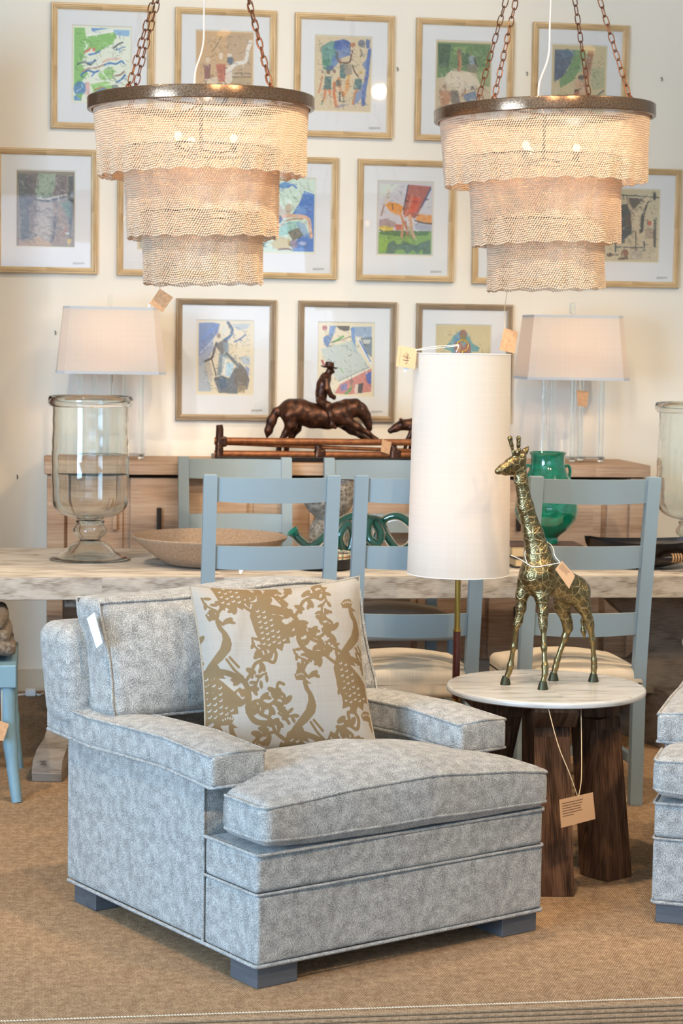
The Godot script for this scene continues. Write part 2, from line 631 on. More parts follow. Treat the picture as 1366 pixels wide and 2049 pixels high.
# wood grain running along u (or along v): streaks, pores and knots
func wood(w: int, h: int, stops: Array, seed_: int, along_v := false, fine := 1.0, knots := 3) -> ImageTexture:
	var n1 := noise(0.006, seed_, FastNoiseLite.TYPE_SIMPLEX_SMOOTH, 3)
	var n2 := noise(0.02, seed_ + 7, FastNoiseLite.TYPE_SIMPLEX_SMOOTH, 4)
	var rng := RandomNumberGenerator.new()
	rng.seed = seed_
	var kn := []
	for k in knots:
		kn.append(Vector3(rng.randf() * w, rng.randf() * h, rng.randf_range(6, 12)))
	var m := PackedByteArray()
	m.resize(w * h)
	for y in h:
		for x in w:
			var u := float(y) if along_v else float(x)
			var v := float(x) if along_v else float(y)
			var bend := 0.0
			var dark := 0.0
			for q in kn:
				var du: float = (x - q.x) * (1.0 if along_v else 0.45)
				var dv: float = (y - q.y) * (0.45 if along_v else 1.0)
				var e = sqrt(du * du + dv * dv) / q.z
				if e < 4.0:
					bend += 26.0 * exp(-e * e * 0.4)
					dark += 0.55 * exp(-e * e * 1.6)
			var a := n1.get_noise_2d(u * 0.6, v * 3.0 + bend)
			var b := n2.get_noise_2d(u * 0.35, (v * 6.0 + bend * 2.0) * fine)
			m[y * w + x] = int(clampf(0.5 + 0.42 * a + 0.42 * b - dark, 0.0, 1.0) * 255)
	return toned(w, h, m, stops)

func mat(albedo: Color, rough := 0.6, metal := 0.0, spec := 0.5) -> StandardMaterial3D:
	var m := StandardMaterial3D.new()
	m.albedo_color = albedo
	m.roughness = rough
	m.metallic = metal
	m.metallic_specular = spec
	return m

func tri(m: StandardMaterial3D, tile: float, tex: Texture2D = null, bump: Texture2D = null, depth := 0.0) -> StandardMaterial3D:
	m.uv1_triplanar = true
	m.uv1_scale = Vector3.ONE / tile
	m.uv1_triplanar_sharpness = 4.0
	if tex:
		m.albedo_texture = tex
	if bump:
		m.heightmap_enabled = true
		m.heightmap_texture = bump
		m.heightmap_scale = depth
	return m
# ---------------------------------------------------------------- materials
var M := {}

# nap of short hairs combed in a drifting direction
func hair_texture() -> ImageTexture:
	var s := 768
	var ang := grey(s, s, noise(0.004, 5, FastNoiseLite.TYPE_SIMPLEX_SMOOTH, 2))
	var nap := grey(s, s, noise(0.009, 9, FastNoiseLite.TYPE_SIMPLEX_SMOOTH, 3))
	var rng := RandomNumberGenerator.new()
	rng.seed = 42
	var f := PackedFloat32Array()
	f.resize(s * s)
	f.fill(0.10)
	var per := 92
	for k in per * per:
		var x := (k % per + rng.randf() * 1.3) * s / per
		var y := (k / per + rng.randf() * 1.3) * s / per
		x = fposmod(x, s)
		y = fposmod(y, s)
		var a := ang[int(y) * s + int(x)] / 255.0 * 4.0 + rng.randf_range(-0.5, 0.5)
		var d := Vector2(cos(a), sin(a))
		var n := Vector2(-d.y, d.x)
		var len := rng.randf_range(4.0, 8.0)
		var val := rng.randf_range(0.55, 0.98)
		for u in range(-int(len), int(len) + 1):
			for w in range(-2, 3):
				var p := Vector2(x, y) + d * u + n * w * 0.75
				var cover := clampf(1.25 - absf(w) * 0.5, 0.0, 1.0) * clampf((len - absf(u)) * 0.4, 0.0, 1.0)
				var q := posmod(int(p.y), s) * s + posmod(int(p.x), s)
				f[q] = lerpf(f[q], val * (1.0 - 0.12 * absf(w)), cover)
	var m := PackedByteArray()
	m.resize(s * s)
	for k in s * s:
		m[k] = int(clampf(f[k] * 0.8 + (nap[k] / 255.0 - 0.5) * 0.34 + 0.06, 0.0, 1.0) * 255)
	return toned(s, s, m, [[0.0, hexc("767470")], [0.5, hexc("bfbcb5")], [1.0, hexc("f5f2ea")]])

# plied yarn loops in rows
func carpet_texture() -> ImageTexture:
	var s := 512
	var rng := RandomNumberGenerator.new()
	rng.seed = 7
	var f := PackedFloat32Array()
	f.resize(s * s)
	f.fill(0.12)
	var big := grey(s, s, noise(0.012, 3, FastNoiseLite.TYPE_SIMPLEX_SMOOTH, 2))
	var cols := 40
	var rows := 40
	for r in rows:
		for c in cols:
			var cx := (c + 0.5 * (r % 2)) * s / cols
			var cy := float(r) * s / rows
			var tone := rng.randf_range(0.45, 0.9)
			for y in range(-8, 9):
				for x in range(-8, 9):
					var e := Vector2((x + y * 0.45) / 6.2, (y - x * 0.25) / 5.8).length()
					if e < 1.0:
						var q := posmod(int(cy) + y, s) * s + posmod(int(cx) + x, s)
						f[q] = maxf(f[q], tone * (1.0 - e * e * 0.75) + rng.randf_range(-0.06, 0.06))
	var m := PackedByteArray()
	m.resize(s * s)
	for k in s * s:
		m[k] = int(clampf(f[k] * 0.86 + (big[k] / 255.0 - 0.5) * 0.2, 0.0, 1.0) * 255)
	return toned(s, s, m, [[0.0, hexc("755f4b")], [0.35, hexc("b99d80")], [0.7, hexc("dfc7a8")], [1.0, hexc("faead2")]])

func weave_texture(a: Color, b: Color, seed_: int) -> ImageTexture:
	var s := 256
	var rng := RandomNumberGenerator.new()
	rng.seed = seed_
	var wx := []
	var wy := []
	for k in s / 4:
		wx.append(rng.randf_range(-0.3, 0.3))
		wy.append(rng.randf_range(-0.3, 0.3))
	var m := PackedByteArray()
	m.resize(s * s)
	for y in s:
		for x in s:
			var over := ((x / 4) + (y / 4)) % 2 == 0
			var v: float = 0.55 + (wx[x / 4] if over else wy[y / 4]) + 0.25 * sin(PI * ((y % 4) + 0.5 if over else (x % 4) + 0.5) / 4.0) - 0.15 + rng.randf_range(-0.08, 0.08)
			m[y * s + x] = int(clampf(v, 0.0, 1.0) * 255)
	return toned(s, s, m, [[0.0, a], [1.0, b]])

# the cushion's print: peacocks in branches, gold brown on linen
func peacock_texture() -> ImageTexture:
	var s := 1000
	var p := Paint.new(s, s, hexc("a39a8e"), 11)
	var rng := RandomNumberGenerator.new()
	rng.seed = 4
	for k in s:
		var c := hexc("8e857a") if rng.randf() < 0.5 else hexc("bab3a8")
		var a := rng.randf() * 0.35
		for q in s:
			p.dot(k, q, c, a * rng.randf())
	for k in s:
		var c := hexc("8e857a") if rng.randf() < 0.5 else hexc("bab3a8")
		var a := rng.randf() * 0.35
		for q in s:
			p.dot(q, k, c, a * rng.randf())
	var g := hexc("7c6648")
	var lin := hexc("a79f93")
	# heads on a half-drop lattice, in percent of the cushion
	for hd in [[58, 59], [92, 17], [10, 20], [44, -18], [13, 80], [98, 82], [24, -45], [-24, 62], [64, 120]]:
		var x: float = hd[0]
		var y: float = hd[1]
		# crest, head, beak
		p.poly(g, 1, [x - 4, y + 1, x - 5, y - 2, x - 2.5, y - 4.2, x + 1, y - 4.4, x + 3, y - 1.8, x + 1.5, y + 1.5], 0.05)
		for q in 5:
			p.ell(lin, 1, x - 3.4 + q * 1.35, y - 2.6 + absf(q - 2.0) * 0.35, 0.45, 0.8, -0.6 + q * 0.3, 0.0)
		p.ell(g, 1, x + 1.6, y + 2.2, 1.7, 1.4, 0.4, 0.05)
		p.poly(g, 1, [x + 2.4, y + 1.4, x + 5.4, y + 3.6, x + 2.4, y + 3.4], 0.05)
		# neck, breast, back
		p.line(g, 1, 2.8, [x + 1.2, y + 2.5, x + 2.0, y + 6, x + 4.2, y + 10, x + 5.5, y + 14], 0.05)
		p.poly(g, 1, [x + 2.5, y + 9, x + 5.6, y + 11, x + 7.2, y + 16, x + 6, y + 20, x + 1, y + 25, x - 5, y + 29, x - 10, y + 32, x - 8, y + 27.5, x - 4, y + 23, x + 0.5, y + 18, x + 2.5, y + 13], 0.05)
		# tail with eyes
		p.poly(g, 1, [x - 3, y + 25, x - 11, y + 30, x - 13.5, y + 37, x - 12, y + 47, x - 9.5, y + 55, x - 10.5, y + 60, x - 6, y + 58.5, x - 3, y + 62, x, y + 58.5, x + 3, y + 60.5, x + 4.5, y + 56, x + 8.5, y + 56, x + 8, y + 51, x + 10.5, y + 48, x + 6, y + 43, x + 1, y + 34], 0.05)
		for r in 7:
			for c in 2 + r / 2:
				var ex := x - 8.5 + c * (3.4 - r * 0.05) + r * 0.15
				var ey := y + 34 + r * 3.5 + (c % 2) * 1.2 - c * 0.4
				p.ell(lin, 1, ex, ey, 1.15, 0.85, -0.5, 0.0)
				p.ell(g, 1, ex - 0.2, ey - 0.5, 0.85, 0.6, -0.5, 0.0)
		p.poly(lin, 1, [x - 2, y + 35, x + 8, y + 45, x + 8.5, y + 41, x + 3, y + 36], 0.05)
		# legs and the branch it stands on
		p.line(g, 1, 1.5, [x + 3, y + 25, x + 7, y + 31, x + 12, y + 36], 0.05)
		p.line(g, 1, 1.5, [x + 5, y + 24, x + 10, y + 30], 0.05)
		p.line(g, 1, 3.2, [x - 2, y + 31, x + 6, y + 34, x + 13, y + 39, x + 15, y + 47, x + 14, y + 54, x + 18, y + 61, x + 26, y + 63, x + 31, y + 62], 0.05)
		p.line(g, 1, 2.1, [x + 13, y + 39, x + 17, y + 34, x + 20, y + 29, x + 26, y + 27, x + 31, y + 29, x + 33, y + 24, x + 31, y + 20, x + 27, y + 20, x + 27, y + 23], 0.05)
		p.line(g, 1, 2.1, [x + 14, y + 52, x + 20, y + 50, x + 26, y + 53, x + 31, y + 50, x + 31, y + 45], 0.05)
		p.line(g, 1, 2.1, [x - 12, y + 34, x - 18, y + 29, x - 21, y + 22, x - 27, y + 18, x - 30, y + 12], 0.05)
		p.line(g, 1, 1.9, [x - 18, y + 29, x - 25, y + 30, x - 30, y + 33, x - 33, y + 38, x - 30, y + 42], 0.05)
		p.line(g, 1, 1.9, [x - 10, y + 25, x - 14, y + 17, x - 12, y + 10, x - 16, y + 6, x - 15, y + 2, x - 12, y + 3], 0.05)
		for l in [[17, 33, 0.5], [22, 24, -0.6], [24, 31, 1.2], [29, 25, 2.2], [31, 17, 1.4], [18, 43, 0.2], [19, 55, 2.2], [24, 48, -0.6], [28, 56, 1.0], [33, 47, 1.6], [23, 66, 0.3], [9, 38, 2.6], [-16, 25, 0.6], [-23, 24, -0.5], [-25, 14, 0.7], [-32, 14, 1.4], [-22, 33, 1.8], [-29, 29, 0.3], [-35, 36, 1.2], [-27, 40, -0.5], [-16, 14, 0.4], [-10, 12, 2.4], [-19, 6, 0.5], [-12, 19, 1.0], [12, 44, 0.2], [11, 50, 2.6]]:
			var lx: float = x + l[0]
			var ly: float = y + l[1]
			p.ell(g, 1, lx, ly, 3.5, 1.7, l[2], 0.05)
			p.ell(g, 1, lx + 2.0 * cos(l[2] + 1.0), ly + 2.0 * sin(l[2] + 1.0), 2.7, 1.25, l[2] + 0.9, 0.05)
	# loose sprigs fill the ground between the birds
	for q in [[27, 8, 0.3], [30, 33, 1.2], [78, 12, 2.0], [75, 38, 0.6], [36, 55, 2.4], [80, 62, 1.0], [42, 78, 0.2], [73, 90, 1.6], [20, 62, 2.2], [95, 45, 0.9], [5, 55, 1.8], [62, 24, 2.6], [54, 42, 0.8], [88, 95, 0.4], [30, 92, 1.4], [5, 8, 0.9], [70, 3, 0.5]]:
		var d := Vector2(cos(q[2]), sin(q[2]))
		p.line(g, 1, 1.4, [q[0], q[1], q[0] + d.x * 4 - d.y * 1.5, q[1] + d.y * 4 + d.x * 1.5, q[0] + d.x * 9, q[1] + d.y * 9], 0.05)
		for k in 4:
			var at := Vector2(q[0], q[1]) + d * (2.0 + k * 2.4)
			var s2 := 1.0 if k % 2 else -1.0
			p.ell(g, 1, at.x - d.y * 2.2 * s2, at.y + d.x * 2.2 * s2, 2.5, 1.1, q[2] + s2 * 0.9, 0.05)
		p.ell(g, 1, q[0] + d.x * 10.5, q[1] + d.y * 10.5, 2.3, 1.2, q[2], 0.05)
	return p.tex()

func lines_of_print(w: int, h: int, ground: Color, ink: Color, from_y: float, rows: int, seed_: int, x0 := 8.0, x1 := 70.0) -> ImageTexture:
	var p := Paint.new(w, h, ground, seed_)
	var rng := RandomNumberGenerator.new()
	rng.seed = seed_
	for r in rows:
		var x := x0
		var y := from_y + r * 9.0
		var end := x1 if r < rows - 1 else lerpf(x0, x1, 0.55)
		while x < end:
			var l := rng.randf_range(2.0, 7.0)
			p.line(ink, 0.8, 2.2, [x, y, x + l, y])
			x += l + 2.0
	return p.tex()

func materials() -> void:
	M.wall = tri(mat(hexc("eee8da"), 0.85), 1.7, null, toned(256, 256, grey(256, 256, noise(0.05, 2)), [[0.0, Color(0, 0, 0)], [1.0, Color(1, 1, 1)]]), 0.04)
	M.ceiling = mat(hexc("e9e4d8"), 0.9)
	M.trim = mat(hexc("d9ccb4"), 0.5)
	var hair := hair_texture()
	M.hair = tri(mat(Color(1, 1, 1), 0.9, 0.0, 0.25), 0.29, hair, hair, 0.18)
	M.hair.rim_enabled = true
	M.hair.rim = 0.35
	var carpet := carpet_texture()
	M.carpet = tri(mat(hexc("fff6ea"), 0.95, 0.0, 0.15), 0.26, carpet, carpet, 0.55)
	M.carpet_rib = tri(mat(hexc("f6ebde"), 0.95, 0.0, 0.15), 0.13, carpet, carpet, 0.2)
	M.thread = mat(hexc("e6d9bd"), 0.8)
	M.concrete = tri(mat(hexc("8d8880"), 0.6), 0.8, toned(256, 256, grey(256, 256, noise(0.02, 8)), [[0.0, hexc("b0aaa0")], [1.0, hexc("e0dcd4")]]))
	M.peacock = mat(Color(1, 1, 1), 0.75, 0.0, 0.3)
	M.peacock.albedo_texture = peacock_texture()
	var weave := weave_texture(hexc("c4b7a4"), hexc("dcd2c2"), 3)
	M.linen = tri(mat(hexc("fffaf2"), 0.9, 0.0, 0.2), 0.09, weave)
	M.pillow_back = tri(mat(hexc("c9c2b8"), 0.9), 0.16, weave)
	var fine := weave_texture(hexc("f0ede8"), hexc("fbf9f5"), 5)
	M.shade = tri(mat(hexc("e9e7e3"), 0.9, 0.0, 0.2), 0.085, fine)
	M.shade.backlight_enabled = true
	M.shade.backlight = Color(0.88, 0.86, 0.83)
	M.shade_trim = mat(hexc("c4c8cc"), 0.85)
	M.chair = tri(mat(hexc("8f9ea3"), 0.45, 0.0, 0.4), 0.5, null, toned(256, 256, grey(256, 256, noise(0.06, 12)), [[0.0, Color(0, 0, 0)], [1.0, Color(1, 1, 1)]]), 0.02)
	M.klismos = mat(hexc("7c9ca9"), 0.4)
	M.foot = tri(mat(hexc("6a6c70"), 0.55), 0.3, wood(256, 128, [[0.0, hexc("a8a8a8")], [1.0, hexc("e8e8e8")]], 31, false, 1.0, 0))
	var whitewash := wood(1024, 512, [[0.0, hexc("7f766c")], [0.22, hexc("b9b0a5")], [0.5, hexc("ded7cd")], [1.0, hexc("f2eee8")]], 21, false, 2.4, 7)
	M.table = tri(mat(hexc("f6f0e8"), 0.75, 0.0, 0.3), 0.9, whitewash, whitewash, 0.12)
	M.table_edge_shaded = tri(mat(hexc("c9c4be"), 0.85, 0.0, 0.3), 0.45, whitewash, whitewash, 0.25)  # weathered grey, and darkened in colour so the front edge reads shaded
	M.trestle = tri(mat(hexc("9b938a"), 0.8), 0.7, whitewash, whitewash, 0.12)
	var oak := wood(512, 512, [[0.0, hexc("a58972")], [0.4, hexc("c6aa92")], [1.0, hexc("e0cdb8")]], 51, false, 1.6, 4)
	M.oak = tri(mat(hexc("ebe0d4"), 0.6, 0.0, 0.35), 1.1, oak)
	M.oak_dark = tri(mat(hexc("7a5b46"), 0.6), 1.1, oak)
	var beam := wood(512, 512, [[0.0, hexc("241a15")], [0.3, hexc("54402f")], [0.6, hexc("7a6250")], [1.0, hexc("9d8470")]], 61, true, 1.6, 2)
	M.beam = tri(mat(hexc("c9b5a6"), 0.7, 0.0, 0.3), 0.45, beam, beam, 0.3)
	M.marble = tri(mat(hexc("d9dadb"), 0.22, 0.0, 0.5), 0.55, wood(512, 512, [[0.0, hexc("7f7f7c")], [0.2, hexc("b9b6b0")], [0.4, hexc("ddd8d0")], [1.0, hexc("efebe4")]], 71, false, 0.8, 0))
	M.walnut = mat(hexc("4a2016"), 0.35)
	M.brass = mat(hexc("b8974f"), 0.28, 1.0)
	M.gold_ring = mat(hexc("d6a94e"), 0.2, 1.0)
	# giraffe: raised polished lines round darker hammered patches
	var cells := noise(0.03, 14, FastNoiseLite.TYPE_CELLULAR, 1)
	cells.cellular_return_type = FastNoiseLite.RETURN_DISTANCE2_SUB
	cells.cellular_jitter = 0.9
	var cb := grey(512, 512, cells)
	var hamm := grey(512, 512, noise(0.09, 15, FastNoiseLite.TYPE_SIMPLEX, 2))
	var hb := PackedByteArray()
	hb.resize(512 * 512)
	for k in 512 * 512:
		var e := cb[k] / 255.0
		var ridge := 1.0 - smoothstep(0.05, 0.15, e)
		hb[k] = int(clampf(0.12 + 0.85 * ridge + (1.0 - ridge) * 0.7 * (hamm[k] / 255.0 - 0.35), 0.0, 1.0) * 255)
	var gi := toned(512, 512, hb, [[0.0, hexc("65573e")], [0.35, hexc("867450")], [0.7, hexc("9f8b60")], [1.0, hexc("b3a076")]])
	M.giraffe = tri(mat(Color(1, 1, 1), 0.32, 1.0), 0.36, gi, gi, 0.4)
	M.giraffe_plain = mat(hexc("948159"), 0.27, 1.0)
	M.hoof = mat(hexc("4a4a38"), 0.4, 0.8)
	var bz := toned(256, 256, grey(256, 256, noise(0.03, 18)), [[0.0, hexc("2a1811")], [0.5, hexc("4a2c1d")], [1.0, hexc("7d4f33")]])
	M.bronze = tri(mat(Color(1, 1, 1), 0.32, 0.55), 0.3, bz, bz, 0.25)
	M.rail = tri(mat(hexc("b57f50"), 0.4, 0.3), 0.3, bz)
	M.rail.albedo_texture = toned(256, 256, grey(256, 256, noise(0.03, 19)), [[0.0, hexc("a08070")], [1.0, hexc("f0dcc8")]])
	var hm := toned(256, 256, grey(256, 256, noise(0.05, 23, FastNoiseLite.TYPE_SIMPLEX_SMOOTH, 2)), [[0.0, hexc("5b4636")], [0.42, hexc("705947")], [0.58, hexc("7d6550")], [1.0, hexc("937a60")]])
	M.rim = tri(mat(Color(1, 1, 1), 0.20, 0.75), 0.10, hm, hm, 0.05)
	M.chain = mat(hexc("7a4f36"), 0.35, 0.9)
	M.bead = mat(hexc("dcc6ac"), 0.6, 0.0, 0.4)
	M.bead.backlight_enabled = true
	M.bead.backlight = Color(0.5, 0.38, 0.27)
	M.wire = mat(hexc("efe6da"), 0.6)
	M.dark_metal = mat(hexc("3a2f28"), 0.45, 0.7)
	M.kraft = tri(mat(hexc("e2b68c"), 0.9), 0.2, toned(128, 128, grey(128, 128, noise(0.1, 28)), [[0.0, hexc("dcd2c8")], [1.0, hexc("fbf6f0")]]))
	M.kraft.backlight_enabled = true
	M.kraft.backlight = Color(0.4, 0.3, 0.2)
	M.paper = mat(hexc("e8e4dc"), 0.85)
	M.string = mat(hexc("dcc19a"), 0.9)
	M.string_white = mat(hexc("eee6da"), 0.9)
	var g := mat(hexc("f4fbf8"), 0.02)
	g.albedo_color.a = 0.03
	g.transparency = BaseMaterial3D.TRANSPARENCY_ALPHA
	M.pane = g
	var v := mat(hexc("eaf6f2"), 0.02)
	v.albedo_color.a = 0.06
	v.transparency = BaseMaterial3D.TRANSPARENCY_ALPHA
	M.vessel = v
	var sg := mat(hexc("fbfffd"), 0.0)
	sg.albedo_color.a = 0.0
	sg.refraction_enabled = true
	sg.refraction_scale = 0.05
	M.glass = sg
	M.crystal = sg
	M.green_core = mat(hexc("0d6a58"), 0.08)
	M.green_core.clearcoat_enabled = true
	M.green_core.clearcoat = 1.0
	M.green_core.clearcoat_roughness = 0.02
	var crackle := noise(0.05, 33, FastNoiseLite.TYPE_SIMPLEX_SMOOTH, 3)
	M.glaze = tri(mat(hexc("ffffff"), 0.08, 0.0, 0.6), 0.5, toned(256, 256, grey(256, 256, crackle), [[0.0, hexc("0b5f45")], [0.5, hexc("0e7658")], [1.0, hexc("14906c")]]))
	M.glaze.clearcoat_enabled = true
	M.glaze.clearcoat = 0.8
	M.glaze.clearcoat_roughness = 0.03
	var clay := toned(256, 256, grey(256, 256, noise(0.06, 35, FastNoiseLite.TYPE_SIMPLEX, 4)), [[0.0, hexc("a8947f")], [0.5, hexc("b9a693")], [1.0, hexc("cbb9a6")]])
	M.clay = tri(mat(hexc("e8dccf"), 0.9, 0.0, 0.2), 0.25, clay, clay, 0.12)
	var st := noise(0.045, 37, FastNoiseLite.TYPE_CELLULAR, 2)
	var stone := toned(256, 256, grey(256, 256, st), [[0.0, hexc("4c453e")], [0.35, hexc("8c857a")], [0.7, hexc("b9b2a6")], [1.0, hexc("d8d2c8")]])
	M.stone = tri(mat(hexc("e0dcd6"), 0.85), 0.22, stone, stone, 0.3)
	M.black = mat(hexc("171514"), 0.4)
	M.black_wood = tri(mat(hexc("3b2a20"), 0.35), 0.5, beam)
	M.rope = mat(hexc("b08a62"), 0.9)
	M.page = mat(hexc("d9bb8c"), 0.85)
	M.cover = mat(hexc("3a3634"), 0.5)
	M.cover_red = mat(hexc("5a3a2c"), 0.5)
	var throw_map := grey(256, 256, noise(0.05, 41, FastNoiseLite.TYPE_SIMPLEX, 4))
	M.throw = tri(mat(hexc("cfc4b6"), 0.95), 0.3, toned(256, 256, throw_map, [[0.0, hexc("5e564e")], [1.0, hexc("b3aa9f")]]))
	M.gilt = tri(mat(hexc("fbf4e8"), 0.42, 0.15), 0.4, wood(256, 128, [[0.0, hexc("a68f6c")], [0.4, hexc("cfb78f")], [1.0, hexc("ecd9b6")]], 81, false, 1.5, 0))
	M.taupe = tri(mat(hexc("f3eee6"), 0.45, 0.15), 0.4, wood(256, 128, [[0.0, hexc("7d6c58")], [0.4, hexc("a39078")], [1.0, hexc("c6b59c")]], 82, false, 1.5, 0))
	M.mat_board = mat(hexc("e2e2e1"), 0.9)
	M.cream_paper = mat(hexc("e9dfc4"), 0.9)
	M.caption = mat(Color(1, 1, 1), 0.9)
	M.caption.albedo_texture = lines_of_print(96, 48, hexc("e2e2e1"), hexc("77746e"), 14.0, 5, 91, 6.0, 92.0)
	M.tag_print = mat(Color(1, 1, 1), 0.9)
	M.tag_print.albedo_texture = lines_of_print(160, 110, hexc("d0a57c"), hexc("5a4330"), 16.0, 6, 92, 8.0, 62.0)
	var lg := Paint.new(160, 160, hexc("d9aa82"), 6)
	for l in [[30, 55, 38, 40, 46, 55, 40, 66], [40, 48, 52, 44, 60, 52], [50, 30, 52, 50, 48, 72], [56, 44, 64, 42, 66, 56, 58, 58], [64, 36, 68, 52, 64, 68], [70, 46, 78, 44, 82, 52]]:
		lg.line(hexc("2e2a28"), 0.95, 2.2, l, 0.0)
	for k in 14:
		lg.line(hexc("6b5645"), 0.8, 1.4, [14 + k * 5.4, 84, 17 + k * 5.4, 84], 0.0)
	M.tag_logo = mat(Color(1, 1, 1), 0.9)
	M.tag_logo.albedo_texture = lg.tex()
	var tp := Paint.new(64, 64, hexc("d8c9a8"), 8)
	for k in 5:
		tp.line(hexc("3f6b45"), 0.6, 9, [k * 22, 0, k * 22, 100], 0.1)
		tp.line(hexc("a63b32"), 0.55, 6, [0, k * 22, 100, k * 22], 0.1)
		tp.line(hexc("f0e6cf"), 0.6, 3, [0, k * 22 + 11, 100, k * 22 + 11], 0.1)
	M.plaid = tri(mat(Color(1, 1, 1), 0.8), 0.09, tp.tex())
	M.bulb = mat(hexc("fff2dd"), 0.3)
	M.bulb.emission_enabled = true
	M.bulb.emission = Color(1.0, 0.78, 0.5)
	M.bulb.emission_energy_multiplier = 2.5
	M.candle_bulb = M.bulb.duplicate()
	M.candle_bulb.emission_energy_multiplier = 9.0
	M.lamp_can = mat(hexc("d8d5cf"), 0.4, 0.3)
	M.window_frame = mat(hexc("e8e6e0"), 0.5)
	M.shade_wardrobe = M.oak_dark
# ---------------------------------------------------------------- the prints in the frames: loose chalk and paint sketches of sport
# each entry: ["p", colour, cover, outline], ["l", colour, cover, width, points], ["e", colour, cover, x, y, rx, ry, turn]
func sketch(ground: String, list: Array, seed_: int, scumble := 0) -> StandardMaterial3D:
	var p := Paint.new(150, 196, hexc(ground), seed_)
	for q in list:
		if q[0] == "p":
			p.poly(hexc(q[1]), q[2], q[3])
		elif q[0] == "l":
			p.line(hexc(q[1]), q[2], q[3], q[4])
		else:
			p.ell(hexc(q[1]), q[2], q[3], q[4], q[5], q[6], q[7])
	var rng := RandomNumberGenerator.new()
	rng.seed = seed_
	for k in scumble:
		var x := rng.randf_range(4, 92)
		var y := rng.randf_range(4, 94)
		var at := (int(y * 1.96) * 150 + int(x * 1.5)) * 3
		var c := Color8(p.d[at], p.d[at + 1], p.d[at + 2])
		c = c.lightened(0.25) if k % 2 else c.darkened(0.25)
		var a := rng.randf_range(-0.6, 1.6)
		p.line(c, 0.5, rng.randf_range(0.8, 2.0), [x, y, x + 6 * cos(a), y + 5 * sin(a)])
	var m := mat(Color(1, 1, 1), 0.9)
	m.albedo_texture = p.tex()
	return m

